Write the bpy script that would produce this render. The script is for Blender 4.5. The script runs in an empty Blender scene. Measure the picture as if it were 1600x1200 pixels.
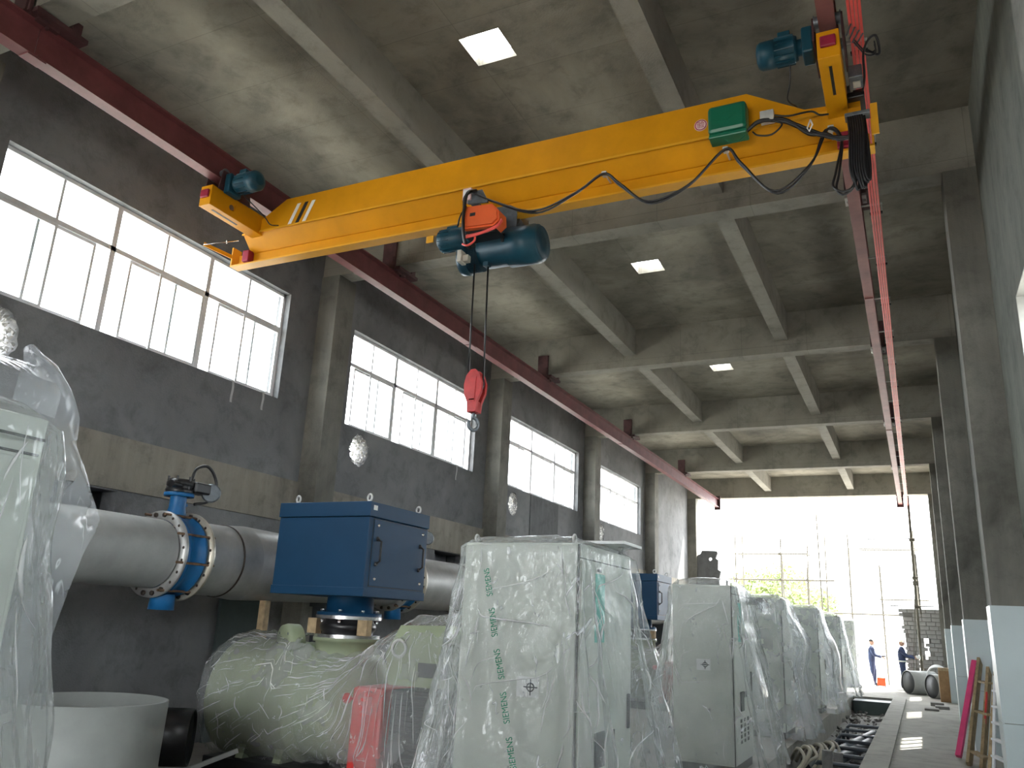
import bpy, bmesh, math, random
from mathutils import Vector, Matrix
from mathutils.geometry import tessellate_polygon
from mathutils.bvhtree import BVHTree
random.seed(7)
scene = bpy.context.scene
col = scene.collection
FL = -1.65            # floor level while building (camera eye level is 0); everything is lifted at the end

# ---------------------------------------------------------------- camera, sky, sun, exposure
cam_d = bpy.data.cameras.new('camera')
cam = bpy.data.objects.new('camera', cam_d); col.objects.link(cam)
cam_d.sensor_width = 36.0
cam_d.lens = 36.0 * 1270.49 / 1600.0
cam_d.clip_end = 400
def cam_matrix(yaw, pitch, roll):
    w = Vector((math.sin(yaw)*math.cos(pitch), math.cos(yaw)*math.cos(pitch), math.sin(pitch)))
    r0 = Vector((math.cos(yaw), -math.sin(yaw), 0)); d0 = w.cross(r0)
    r = math.cos(roll)*r0 + math.sin(roll)*d0
    d = -math.sin(roll)*r0 + math.cos(roll)*d0
    m = Matrix((r, -d, -w)).transposed().to_4x4()
    return m
cam.matrix_world = cam_matrix(math.radians(-26.44374), math.radians(16.23), math.radians(-2.78991))
scene.camera = cam

SKY, SUN, EXPO = 4.6, 9.0, 1.55
world = bpy.data.worlds.new('sky'); scene.world = world; world.use_nodes = True
wn = world.node_tree; bg = wn.nodes['Background']
bg.inputs['Color'].default_value = (0.93, 0.965, 1.0, 1); bg.inputs['Strength'].default_value = SKY
sun_d = bpy.data.lights.new('sun', 'SUN'); sun_d.energy = SUN; sun_d.angle = math.radians(0.6); sun_d.color = (1.0, 0.95, 0.86)
sun = bpy.data.objects.new('sun', sun_d); col.objects.link(sun)
sun.rotation_mode = 'QUATERNION'
sun.rotation_quaternion = Vector((-1.4, -2.5, -3.85)).to_track_quat('-Z', 'Y')
scene.view_settings.view_transform = 'Standard'
scene.view_settings.look = 'None'
scene.view_settings.exposure = EXPO
scene.view_settings.gamma = 1.0
scene.view_settings.use_curve_mapping = False
scene.cycles.max_bounces = 14
scene.cycles.diffuse_bounces = 7
scene.cycles.transparent_max_bounces = 24

# ---------------------------------------------------------------- materials
def nt(name):
    m = bpy.data.materials.new(name); m.use_nodes = True
    t = m.node_tree; return m, t, t.nodes['Principled BSDF']
def N(t, typ, **kw):
    n = t.nodes.new(typ)
    for k, v in kw.items(): setattr(n, k, v)
    return n
def noise_node(t, vec, scale, detail=4, rough=0.6, dist=0.0):
    n = N(t, 'ShaderNodeTexNoise'); n.inputs['Scale'].default_value = scale; n.inputs['Detail'].default_value = detail
    n.inputs['Roughness'].default_value = rough; n.inputs['Distortion'].default_value = dist
    if vec: t.links.new(vec, n.inputs['Vector'])
    return n
def ramp(t, src, stops):
    r = N(t, 'ShaderNodeValToRGB'); e = r.color_ramp.elements
    e[0].position, e[0].color = stops[0][0], (*stops[0][1], 1)
    e[1].position, e[1].color = stops[1][0], (*stops[1][1], 1)
    for p, c in stops[2:]:
        k = e.new(p); k.color = (*c, 1)
    t.links.new(src, r.inputs['Fac']); return r
def paint(name, c, rough=0.5, metal=0.0, var=0.12, scale=6.0, bump=0.0, bscale=40.0, spec=None):
    """a plain coat with a little wear"""
    m, t, b = nt(name)
    tc = N(t, 'ShaderNodeTexCoord')
    n = noise_node(t, tc.outputs['Object'], scale, 5, 0.65)
    lo = tuple(x*(1-var*1.6) for x in c); hi = tuple(min(1, x*(1+var)) for x in c)
    r = ramp(t, n.outputs['Fac'], [(0.3, lo), (0.68, hi)])
    t.links.new(r.outputs['Color'], b.inputs['Base Color'])
    b.inputs['Roughness'].default_value = rough; b.inputs['Metallic'].default_value = metal
    if spec is not None: b.inputs['Specular IOR Level'].default_value = spec
    if bump:
        n2 = noise_node(t, tc.outputs['Object'], bscale, 4, 0.6)
        bp = N(t, 'ShaderNodeBump'); bp.inputs['Strength'].default_value = bump; bp.inputs['Distance'].default_value = 0.01
        t.links.new(n2.outputs['Fac'], bp.inputs['Height']); t.links.new(bp.outputs['Normal'], b.inputs['Normal'])
    return m
def concrete(name, base, tint=(1, 1, 1), stain=0.55, panel=None, rough=0.85, streak=False):
    m, t, b = nt(name)
    tc = N(t, 'ShaderNodeTexCoord'); v = tc.outputs['Object']
    n1 = noise_node(t, v, 0.45, 6, 0.62, 0.6)
    n2 = noise_node(t, v, 2.6, 8, 0.7, 0.3)
    n3 = noise_node(t, v, 45, 3, 0.6)
    c = tuple(base*x for x in tint)
    r1 = ramp(t, n1.outputs['Fac'], [(0.3, tuple(x*(1-stain*0.55) for x in c)), (0.7, tuple(x*(1+stain*0.35) for x in c))])
    r2 = ramp(t, n2.outputs['Fac'], [(0.28, (0.55, 0.56, 0.55)), (0.5, (1, 1, 1)), (0.75, (1.12, 1.1, 1.05))])
    mx = N(t, 'ShaderNodeMix', data_type='RGBA', blend_type='MULTIPLY'); mx.inputs['Factor'].default_value = 0.8
    t.links.new(r1.outputs['Color'], mx.inputs['A']); t.links.new(r2.outputs['Color'], mx.inputs['B'])
    out = mx.outputs['Result']
    h = n3.outputs['Fac']
    if streak:
        mp = N(t, 'ShaderNodeMapping'); mp.inputs['Scale'].default_value = (1.2, 1.2, 0.12)
        t.links.new(v, mp.inputs['Vector'])
        n4 = noise_node(t, mp.outputs['Vector'], 3.5, 5, 0.7)
        r4 = ramp(t, n4.outputs['Fac'], [(0.35, (0.78, 0.78, 0.78)), (0.65, (1.06, 1.06, 1.04))])
        m2 = N(t, 'ShaderNodeMix', data_type='RGBA', blend_type='MULTIPLY'); m2.inputs['Factor'].default_value = 0.8
        t.links.new(out, m2.inputs['A']); t.links.new(r4.outputs['Color'], m2.inputs['B']); out = m2.outputs['Result']
    if panel:
        mp = N(t, 'ShaderNodeMapping'); mp.inputs['Rotation'].default_value = panel[2]; mp.inputs['Location'].default_value = (0.3, 0.15, 0.1)
        t.links.new(v, mp.inputs['Vector'])
        br = N(t, 'ShaderNodeTexBrick'); br.offset = 0.0
        br.inputs['Scale'].default_value = 1.0; br.inputs['Brick Width'].default_value = panel[0]; br.inputs['Row Height'].default_value = panel[1]
        br.inputs['Mortar Size'].default_value = 0.006; br.inputs['Mortar Smooth'].default_value = 0.5
        br.inputs['Color1'].default_value = (1, 1, 1, 1); br.inputs['Color2'].default_value = (0.84, 0.84, 0.82, 1); br.inputs['Mortar'].default_value = (0.5, 0.5, 0.5, 1)
        t.links.new(mp.outputs['Vector'], br.inputs['Vector'])
        m3 = N(t, 'ShaderNodeMix', data_type='RGBA', blend_type='MULTIPLY'); m3.inputs['Factor'].default_value = 0.5
        t.links.new(out, m3.inputs['A']); t.links.new(br.outputs['Color'], m3.inputs['B']); out = m3.outputs['Result']
    t.links.new(out, b.inputs['Base Color'])
    b.inputs['Roughness'].default_value = rough; b.inputs['Specular IOR Level'].default_value = 0.3
    bp = N(t, 'ShaderNodeBump'); bp.inputs['Strength'].default_value = 0.25; bp.inputs['Distance'].default_value = 0.02
    t.links.new(h, bp.inputs['Height']); t.links.new(bp.outputs['Normal'], b.inputs['Normal'])
    return m
def film(name, body=0.15, tint=(0.9, 0.93, 0.97), wr=3.0, strength=0.5, gloss=0.1, stretch=(1, 1, 0.35), fold_glint=0.35, ior=1.4):
    """thin clear plastic: see-through, slightly milky, glossy, with glints on its folds painted as white lines"""
    m = bpy.data.materials.new(name); m.use_nodes = True; t = m.node_tree; t.nodes.clear()
    out = N(t, 'ShaderNodeOutputMaterial')
    tc = N(t, 'ShaderNodeTexCoord')
    mp = N(t, 'ShaderNodeMapping'); mp.inputs['Scale'].default_value = stretch; mp.inputs['Rotation'].default_value = (0.25, 0.3, 0.5)
    t.links.new(tc.outputs['Object'], mp.inputs['Vector'])
    n1 = noise_node(t, mp.outputs['Vector'], wr, 4, 0.55, 0.6)
    n2 = noise_node(t, mp.outputs['Vector'], wr*2.7, 3, 0.5, 0.3)
    hs = None
    for nn, wt in ((n1, 1.0), (n2, 0.45)):           # folded-paper relief: |noise-0.5|
        s1 = N(t, 'ShaderNodeMath', operation='SUBTRACT'); s1.inputs[1].default_value = 0.5; t.links.new(nn.outputs['Fac'], s1.inputs[0])
        s2 = N(t, 'ShaderNodeMath', operation='ABSOLUTE'); t.links.new(s1.outputs[0], s2.inputs[0])
        s3 = N(t, 'ShaderNodeMath', operation='MULTIPLY'); s3.inputs[1].default_value = wt; t.links.new(s2.outputs[0], s3.inputs[0])
        if hs is None: hs = s3; first = s2
        else:
            ad = N(t, 'ShaderNodeMath', operation='ADD'); t.links.new(hs.outputs[0], ad.inputs[0]); t.links.new(s3.outputs[0], ad.inputs[1]); hs = ad
    bp = N(t, 'ShaderNodeBump'); bp.inputs['Strength'].default_value = strength; bp.inputs['Distance'].default_value = 0.12
    t.links.new(hs.outputs[0], bp.inputs['Height'])
    tr = N(t, 'ShaderNodeBsdfTransparent'); tr.inputs['Color'].default_value = (0.98, 0.985, 0.985, 1)
    df = N(t, 'ShaderNodeBsdfDiffuse'); df.inputs['Color'].default_value = (*tint, 1)
    tl = N(t, 'ShaderNodeBsdfTranslucent'); tl.inputs['Color'].default_value = (*tint, 1)
    md = N(t, 'ShaderNodeMixShader'); md.inputs['Fac'].default_value = 0.3
    t.links.new(df.outputs[0], md.inputs[1]); t.links.new(tl.outputs[0], md.inputs[2])
    nb = noise_node(t, tc.outputs['Object'], 2.2, 3)
    rb = ramp(t, nb.outputs['Fac'], [(0.35, (body*0.7,)*3), (0.7, (min(1, body*1.35),)*3)])
    cr0 = ramp(t, first.outputs[0], [(0.0, (fold_glint,)*3), (0.010, (0, 0, 0))])  # thin white lines: highlights along the folds put into the colour
    nm = noise_node(t, tc.outputs['Object'], wr*1.6, 2)
    mk = ramp(t, nm.outputs['Fac'], [(0.5, (0, 0, 0)), (0.62, (1, 1, 1))])
    cr = N(t, 'ShaderNodeMix', data_type='RGBA', blend_type='MULTIPLY'); cr.inputs['Factor'].default_value = 1.0
    t.links.new(cr0.outputs['Color'], cr.inputs['A']); t.links.new(mk.outputs['Color'], cr.inputs['B'])
    cm = N(t, 'ShaderNodeMath', operation='MAXIMUM'); t.links.new(rb.outputs['Color'], cm.inputs[0]); t.links.new(cr.outputs['Result'], cm.inputs[1])
    m1 = N(t, 'ShaderNodeMixShader'); t.links.new(cm.outputs[0], m1.inputs['Fac'])
    t.links.new(tr.outputs[0], m1.inputs[1]); t.links.new(md.outputs[0], m1.inputs[2])
    gl = N(t, 'ShaderNodeBsdfGlossy'); gl.inputs['Roughness'].default_value = gloss; t.links.new(bp.outputs['Normal'], gl.inputs['Normal'])
    lw = N(t, 'ShaderNodeFresnel'); lw.inputs['IOR'].default_value = ior
    ml = N(t, 'ShaderNodeMath', operation='MULTIPLY_ADD'); ml.inputs[1].default_value = 0.55; ml.inputs[2].default_value = 0.03; t.links.new(lw.outputs[0], ml.inputs[0])
    m2 = N(t, 'ShaderNodeMixShader'); t.links.new(ml.outputs[0], m2.inputs['Fac'])
    t.links.new(m1.outputs[0], m2.inputs[1]); t.links.new(gl.outputs[0], m2.inputs[2])
    t.links.new(m2.outputs[0], out.inputs['Surface'])
    return m
def glass(name):
    m = bpy.data.materials.new(name); m.use_nodes = True; t = m.node_tree; t.nodes.clear()
    out = N(t, 'ShaderNodeOutputMaterial')
    tc = N(t, 'ShaderNodeTexCoord'); n = noise_node(t, tc.outputs['Object'], 2.0, 3)
    r = ramp(t, n.outputs['Fac'], [(0.3, (0.9, 0.93, 0.93)), (0.7, (0.97, 0.98, 0.98))])
    tr = N(t, 'ShaderNodeBsdfTransparent'); t.links.new(r.outputs['Color'], tr.inputs['Color'])
    gl = N(t, 'ShaderNodeBsdfGlossy'); gl.inputs['Roughness'].default_value = 0.03
    m2 = N(t, 'ShaderNodeMixShader'); m2.inputs['Fac'].default_value = 0.05
    t.links.new(tr.outputs[0], m2.inputs[1]); t.links.new(gl.outputs[0], m2.inputs[2]); t.links.new(m2.outputs[0], out.inputs['Surface'])
    return m
M = {}
M['slab'] = concrete('slab_concrete', 0.30, (1.0, 0.93, 0.77), 0.95, (1.83, 0.915, (0, 0, 0)))
M['beam'] = concrete('beam_concrete', 0.30, (1.0, 0.95, 0.82), 0.5, (1.22, 5, (math.radians(90), 0, 0)))
M['rib'] = concrete('rib_concrete', 0.29, (1.0, 0.95, 0.83), 0.5)
M['wall'] = concrete('wall_render', 0.21, (0.97, 0.99, 1.02), 0.6)
M['wall_r'] = concrete('wall_render_right', 0.20, (0.96, 1.0, 0.88), 0.3, streak=True)
M['pilaster'] = concrete('pilaster_concrete', 0.21, (1.0, 0.98, 0.87), 0.75, streak=True)
M['ring'] = concrete('ring_beam_concrete', 0.30, (1.0, 0.93, 0.80), 0.25, streak=True)
M['floor'] = concrete('floor_concrete', 0.30, (1.0, 0.965, 0.86), 0.35)
M['pit'] = concrete('pit_concrete', 0.22, (1.0, 0.98, 0.94), 0.5)
M['patch'] = concrete('wall_patch', 0.15, (0.95, 0.98, 1.02), 0.35, streak=True)
M['rubble'] = concrete('broken_block', 0.62, (1, 0.99, 0.96), 0.3)
M['brick'] = concrete('grey_block', 0.34, (1.0, 0.99, 0.97), 0.3)
M['mortar'] = concrete('mortar', 0.20, (1.0, 0.97, 0.92), 0.2)
M['ground'] = concrete('outside_ground', 0.45, (1.0, 0.95, 0.86), 0.3)
M['alu'] = paint('window_aluminium', (0.78, 0.78, 0.80), 0.45, 0.0, 0.05)
M['glass'] = glass('window_glass')
M['plaster'] = paint('reveal_plaster', (0.42, 0.42, 0.40), 0.9, 0, 0.12, 3)
M['maroon'] = paint('red_oxide_paint', (0.155, 0.045, 0.048), 0.5, 0, 0.18, 3, spec=0.4)
M['maroon2'] = paint('red_oxide_paint_right', (0.26, 0.09, 0.08), 0.5, 0, 0.2, 2.2, spec=0.4)
M['dark_red'] = paint('dark_bracket_paint', (0.07, 0.028, 0.03), 0.6, 0, 0.3, 5)
M['zinc'] = paint('zinc_plate', (0.62, 0.62, 0.60), 0.45, 0.3, 0.15, 8)
M['busbar'] = paint('red_busbar_sheath', (0.85, 0.10, 0.085), 0.4, 0, 0.08, 4)
M['yellow'] = paint('crane_yellow', (0.68, 0.29, 0.003), 0.45, 0, 0.09, 1.6, spec=0.3)
M['yellow2'] = paint('crane_yellow_light', (0.76, 0.36, 0.015), 0.45, 0, 0.09, 1.6)
M['white'] = paint('white_paint', (0.8, 0.78, 0.74), 0.5, 0, 0.05)
M['black'] = paint('black_paint', (0.018, 0.018, 0.02), 0.5, 0, 0.2)
M['rubber'] = paint('black_rubber', (0.016, 0.016, 0.018), 0.33, 0, 0.2)
M['cable'] = paint('black_cable', (0.012, 0.012, 0.014), 0.38, 0, 0.2)
M['teal'] = paint('hoist_blue', (0.010, 0.058, 0.088), 0.42, 0, 0.14, 5, spec=0.35)
M['teal_dk'] = paint('hoist_blue_dark', (0.008, 0.042, 0.066), 0.4, 0, 0.14, 5)
M['orange'] = paint('orange_plastic', (0.78, 0.13, 0.035), 0.35, 0, 0.05, 4)
M['green'] = paint('green_box_paint', (0.008, 0.14, 0.075), 0.35, 0, 0.08, 4)
M['crimson'] = paint('red_buffer', (0.30, 0.012, 0.04), 0.5, 0, 0.15, 8)
M['hookred'] = paint('hook_red', (0.52, 0.03, 0.03), 0.35, 0, 0.15, 8)
M['iron'] = paint('grey_iron', (0.16, 0.18, 0.20), 0.42, 0.4, 0.2, 10)
M['beige'] = paint('beige_box', (0.5, 0.47, 0.40), 0.5, 0, 0.06)
M['pinktag'] = paint('pink_label', (0.80, 0.56, 0.55), 0.5, 0, 0.04)
M['blue'] = paint('blue_cabinet_paint', (0.005, 0.045, 0.105), 0.5, 0, 0.06, 2, spec=0.3)
M['valve'] = paint('valve_blue', (0.012, 0.14, 0.36), 0.4, 0, 0.12, 6)
M['steel'] = paint('brushed_steel_pipe', (0.46, 0.46, 0.45), 0.42, 0.55, 0.14, 2.2, 0.05)
M['steel_d'] = paint('dull_steel_pipe', (0.40, 0.41, 0.40), 0.6, 0.25, 0.1, 2.5)
M['flange'] = paint('galvanised_flange', (0.60, 0.56, 0.47), 0.4, 0.5, 0.12, 9)
M['chrome'] = paint('bright_flange', (0.72, 0.72, 0.72), 0.25, 0.9, 0.08, 9)
M['weld'] = paint('weld_seam', (0.06, 0.045, 0.035), 0.6, 0.3, 0.3, 20)
M['rust'] = paint('rust_heat_mark', (0.20, 0.12, 0.07), 0.7, 0.1, 0.35, 12)
M['cab'] = paint('cabinet_grey', (0.60, 0.635, 0.57), 0.5, 0, 0.04, 2)
M['cab_dk'] = paint('cabinet_seam', (0.05, 0.055, 0.05), 0.6, 0, 0.1)
M['cab_grey'] = paint('fan_hood_grey', (0.05, 0.06, 0.062), 0.5, 0, 0.15)
M['aqua'] = paint('aqua_sticker', (0.16, 0.55, 0.46), 0.5, 0, 0.06)
M['tapegreen'] = paint('green_print', (0.0, 0.22, 0.115), 0.5, 0, 0.06)
M['machine'] = paint('machine_green', (0.32, 0.37, 0.24), 0.45, 0, 0.08, 2)
M['motor'] = paint('motor_grey', (0.045, 0.05, 0.055), 0.5, 0, 0.15, 4)
M['guard'] = paint('guard_red', (0.60, 0.035, 0.03), 0.4, 0, 0.08, 3)
M['wood'] = paint('sawn_wood', (0.45, 0.33, 0.19), 0.7, 0, 0.22, 9)
M['wood_d'] = paint('weathered_wood', (0.34, 0.25, 0.14), 0.75, 0, 0.25, 9)
M['pink'] = paint('pink_paint', (0.70, 0.06, 0.20), 0.45, 0, 0.06)
M['board'] = paint('dark_green_board', (0.045, 0.065, 0.062), 0.55, 0, 0.15, 2)
M['tank'] = paint('pale_tank', (0.33, 0.35, 0.335), 0.6, 0, 0.07, 2)
M['panel'] = paint('wainscot_panel', (0.50, 0.57, 0.58), 0.28, 0, 0.03, 1.5)
M['paper'] = paint('white_label', (0.78, 0.79, 0.78), 0.6, 0, 0.03)
M['ink'] = paint('label_ink', (0.03, 0.035, 0.05), 0.6, 0, 0.1)
M['stampred'] = paint('stamp_red', (0.45, 0.03, 0.06), 0.6, 0, 0.1)
M['scaf'] = paint('scaffold_tube', (0.11, 0.10, 0.075), 0.6, 0.3, 0.2, 6)
M['leaf'] = paint('leaf_green', (0.24, 0.30, 0.11), 0.6, 0, 0.35, 3)
M['bark'] = paint('bark', (0.10, 0.075, 0.05), 0.85, 0, 0.25, 12)
M['navy'] = paint('navy_work_clothes', (0.035, 0.05, 0.11), 0.85, 0, 0.15, 12)
M['navy2'] = paint('dark_trousers', (0.035, 0.04, 0.065), 0.85, 0, 0.15, 12)
M['skin'] = paint('skin', (0.45, 0.26, 0.18), 0.55, 0, 0.05)
M['hair'] = paint('black_hair', (0.02, 0.018, 0.016), 0.6, 0, 0.1)
M['hat'] = paint('white_hard_hat', (0.75, 0.72, 0.55), 0.35, 0, 0.03)
M['reflect'] = paint('reflective_band', (0.75, 0.75, 0.72), 0.4, 0, 0.03)
M['carton'] = paint('brown_carton', (0.36, 0.22, 0.11), 0.8, 0, 0.15, 5)
M['hose'] = paint('pale_hose', (0.30, 0.27, 0.21), 0.6, 0, 0.12, 6)
M['conduit'] = paint('dark_conduit', (0.07, 0.085, 0.10), 0.5, 0, 0.2, 6)
M['strip'] = paint('pale_strip', (0.5, 0.5, 0.5), 0.6, 0, 0.1)
M['film'] = film('clear_film', 0.20, (0.93, 0.95, 0.98), 2.6, 0.75, 0.10, (1, 1, 0.45), 0.95)
M['film_thin'] = film('crinkled_film', 0.24, (0.92, 0.94, 0.93), 7.0, 1.0, 0.09, (1, 1, 0.8), 0.95, 1.5)
M['film_glint'] = film('glint_white_film', 0.75, (0.98, 0.98, 0.98), 5.0, 0.4, 0.08, (1, 1, 1), 0.9, 2.2)  # whiter film for the fold ridges, their highlights painted in
M['film_milky'] = film('milky_film', 0.27, (0.90, 0.93, 0.98), 2.2, 0.5, 0.16, (1, 1, 0.4), 0.9)

# ---------------------------------------------------------------- mesh helpers
class MB:
    def __init__(s): s.v = []; s.f = []; s.sm = []; s.mi = []; s.cur = 0
    def _add(s, vs, fs, smooth=False):
        o = len(s.v); s.v += [Vector(p) for p in vs]
        for f in fs: s.f.append([i+o for i in f]); s.sm.append(smooth); s.mi.append(s.cur)
        return s
    def box(s, x0, x1, y0, y1, z0, z1):
        vs = [(x0,y0,z0),(x1,y0,z0),(x1,y1,z0),(x0,y1,z0),(x0,y0,z1),(x1,y0,z1),(x1,y1,z1),(x0,y1,z1)]
        return s._add(vs, [(3,2,1,0),(4,5,6,7),(0,1,5,4),(1,2,6,5),(2,3,7,6),(3,0,4,7)])
    def bbox(s, x0, x1, y0, y1, z0, z1, b=0.01):
        """box with chamfered edges"""
        bm = bmesh.new(); bmesh.ops.create_cube(bm, size=1.0)
        for v in bm.verts: v.co = Vector(((x0+x1)/2+v.co.x*(x1-x0), (y0+y1)/2+v.co.y*(y1-y0), (z0+z1)/2+v.co.z*(z1-z0)))
        bmesh.ops.bevel(bm, geom=bm.edges[:], offset=b, segments=2, affect='EDGES', profile=0.5)
        bm.verts.index_update()
        s._add([v.co.copy() for v in bm.verts], [[v.index for v in f.verts] for f in bm.faces]); bm.free(); return s
    def bar(s, p0, p1, w, h, up=(0, 0, 1)):
        """rectangular bar from p0 to p1"""
        p0, p1 = Vector(p0), Vector(p1); d = (p1-p0).normalized(); u = Vector(up)
        if abs(d.dot(u)) > 0.98: u = Vector((0, 1, 0)) if abs(d.y) < 0.9 else Vector((1, 0, 0))
        a = d.cross(u).normalized(); c = a.cross(d).normalized()
        vs = []
        for p in (p0, p1):
            for i, j in ((-1,-1),(1,-1),(1,1),(-1,1)): vs.append(p + a*(w/2*i) + c*(h/2*j))
        return s._add(vs, [(0,1,2,3),(7,6,5,4),(0,4,5,1),(1,5,6,2),(2,6,7,3),(3,7,4,0)])
    def lathe(s, p, d, prof, n=24, caps=True):
        """profile of (distance along d, radius)"""
        p = Vector(p); d = Vector(d).normalized(); a = d.orthogonal().normalized(); b = d.cross(a)
        vs = []; fs = []
        for (t, r) in prof:
            for i in range(n):
                an = 2*math.pi*i/n; vs.append(p + d*t + (a*math.cos(an)+b*math.sin(an))*r)
        for k in range(len(prof)-1):
            for i in range(n):
                j = (i+1) % n; fs.append((k*n+i, k*n+j, (k+1)*n+j, (k+1)*n+i))
        s._add(vs, fs, True)
        if caps:
            for k, rev in ((0, True), (len(prof)-1, False)):
                ring = list(range(k*n, k*n+n)); vv = [vs[i] for i in ring]
                s._add(vv, [list(range(n))[::-1] if rev else list(range(n))])
        return s
    def cyl(s, p0, p1, r, n=20, r1=None, caps=True):
        p0, p1 = Vector(p0), Vector(p1); L = (p1-p0).length
        return s.lathe(p0, p1-p0, [(0, r), (L, r if r1 is None else r1)], n, caps)
    def ringtube(s, c, d, R, r, n=32, m=8):
        c = Vector(c); d = Vector(d).normalized(); a = d.orthogonal().normalized(); b = d.cross(a)
        return s.tube([c+(a*math.cos(2*math.pi*i/n)+b*math.sin(2*math.pi*i/n))*R for i in range(n)], r, m, True)
    def tube(s, pts, r, n=8, closed=False):
        pts = [Vector(p) for p in pts]; K = len(pts); vs = []; fs = []
        up = None
        for k, p in enumerate(pts):
            if closed: d = (pts[(k+1) % K]-pts[k-1])
            else: d = (pts[min(k+1, K-1)]-pts[max(k-1, 0)])
            d = d.normalized() if d.length > 1e-9 else Vector((0, 0, 1))
            if up is None: up = d.orthogonal().normalized()
            up = (up - d*up.dot(d)); up = up.normalized() if up.length > 1e-6 else d.orthogonal().normalized()
            b = d.cross(up); rr = r[k] if isinstance(r, (list, tuple)) else r
            for i in range(n):
                an = 2*math.pi*i/n; vs.append(p+(up*math.cos(an)+b*math.sin(an))*rr)
        for k in range(K if closed else K-1):
            for i in range(n):
                j = (i+1) % n; q = (k+1) % K
                fs.append((k*n+i, k*n+j, q*n+j, q*n+i))
        if not closed: fs += [tuple(range(n))[::-1], tuple(range((K-1)*n, K*n))]
        return s._add(vs, fs, True)
    def prism(s, poly, axis, a0, a1):
        """poly of 2-D points extruded along axis: x -> (y,z), y -> (x,z), z -> (x,y)"""
        def P(q, a):
            return {'x': (a, q[0], q[1]), 'y': (q[0], a, q[1]), 'z': (q[0], q[1], a)}[axis]
        n = len(poly); vs = [P(q, a0) for q in poly]+[P(q, a1) for q in poly]
        fs = [list(range(n))[::-1], list(range(n, 2*n))]
        for i in range(n):
            j = (i+1) % n; fs.append([i, j, n+j, n+i])
        return s._add(vs, fs)
    def grid(s, fn, nu, nv, closed_u=False, smooth=True):
        vs = [fn(i/(nu if closed_u else nu-1), j/(nv-1)) for j in range(nv) for i in range(nu)]
        fs = []
        for j in range(nv-1):
            for i in range(nu if closed_u else nu-1):
                k = (i+1) % nu; fs.append((j*nu+i, j*nu+k, (j+1)*nu+k, (j+1)*nu+i))
        return s._add(vs, fs, smooth)
    def ball(s, c, r, n=12, sc=(1, 1, 1)):
        c = Vector(c)
        def fn(u, v):
            th = math.pi*(v*0.998+0.001); ph = 2*math.pi*u
            return c+Vector((math.sin(th)*math.cos(ph)*r*sc[0], math.sin(th)*math.sin(ph)*r*sc[1], math.cos(th)*r*sc[2]))
        return s.grid(fn, n, max(6, n//2+1), True)
    def build(s, name, m, parent=None, fix=True, local=False):
        me = bpy.data.meshes.new(name)
        if parent is None:
            xs = [v.x for v in s.v]; ys = [v.y for v in s.v]; zs = [v.z for v in s.v]
            off = Vector(((min(xs)+max(xs))/2, (min(ys)+max(ys))/2, min(zs)))
        else: off = Vector((0, 0, 0)) if local else wloc(parent)
        me.from_pydata([v-off for v in s.v], [], s.f)
        for i, p in enumerate(me.polygons): p.use_smooth = s.sm[i]; p.material_index = s.mi[i]
        for mm in (m if isinstance(m, (list, tuple)) else [m]): me.materials.append(mm)
        if fix:
            bm = bmesh.new(); bm.from_mesh(me); bmesh.ops.recalc_face_normals(bm, faces=bm.faces[:]); bm.to_mesh(me); bm.free()
        o = bpy.data.objects.new(name, me); col.objects.link(o)
        if parent is None: o.location = off
        else: o.parent = parent
        return o
def wloc(o):
    p = Vector((0, 0, 0))
    while o: p += o.location; o = o.parent
    return p
def tag(o, label=None, cat=None, group=None, kind=None):
    if label: o['label'] = label
    if cat: o['category'] = cat
    if group: o['group'] = group
    if kind: o['kind'] = kind
    return o
def thing(name, loc, label, cat, group=None):
    o = bpy.data.objects.new(name, None); col.objects.link(o); o.location = loc; o.empty_display_size = 0.2
    return tag(o, label, cat, group)
def kids(o): return [c for c in bpy.data.objects if c.parent == o]
def copy_tree(o, dloc, label=None, group=None):
    def rec(s, par):
        c = s.copy(); col.objects.link(c)
        if par: c.parent = par
        for ch in kids_map.get(s.name, []): rec(ch, c)
        return c
    kids_map = {}
    for q in list(bpy.data.objects):
        if q.parent: kids_map.setdefault(q.parent.name, []).append(q)
    r = rec(o, None); r.location = o.location+Vector(dloc)
    if label: r['label'] = label
    if group: r['group'] = group
    return r
def struct(o, label=None, cat=None): o['kind'] = 'structure'; return tag(o, label, cat)
def smooth_path(pts, k=6):
    """Catmull-Rom through the points"""
    P = [Vector(p) for p in pts]; P = [P[0]*2-P[1]]+P+[P[-1]*2-P[-2]]; out = []
    for i in range(1, len(P)-2):
        for j in range(k):
            t = j/k; a, b, c, d = P[i-1], P[i], P[i+1], P[i+2]
            out.append(0.5*((2*b)+(c-a)*t+(2*a-5*b+4*c-d)*t*t+(3*b-a-3*c+d)*t**3))
    out.append(P[-2]); return out
def text_mesh(body, size, extrude=0.0):
    cu = bpy.data.curves.new('t', 'FONT'); cu.body = body; cu.size = size; cu.align_x = 'CENTER'; cu.align_y = 'CENTER'; cu.extrude = extrude
    o = bpy.data.objects.new('t', cu); col.objects.link(o)
    dg = bpy.context.evaluated_depsgraph_get(); me = bpy.data.meshes.new_from_object(o.evaluated_get(dg))
    bpy.data.objects.remove(o); bpy.data.curves.remove(cu)
    vs = [v.co.copy() for v in me.vertices]; fs = [list(p.vertices) for p in me.polygons]; bpy.data.meshes.remove(me)
    return vs, fs

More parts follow.
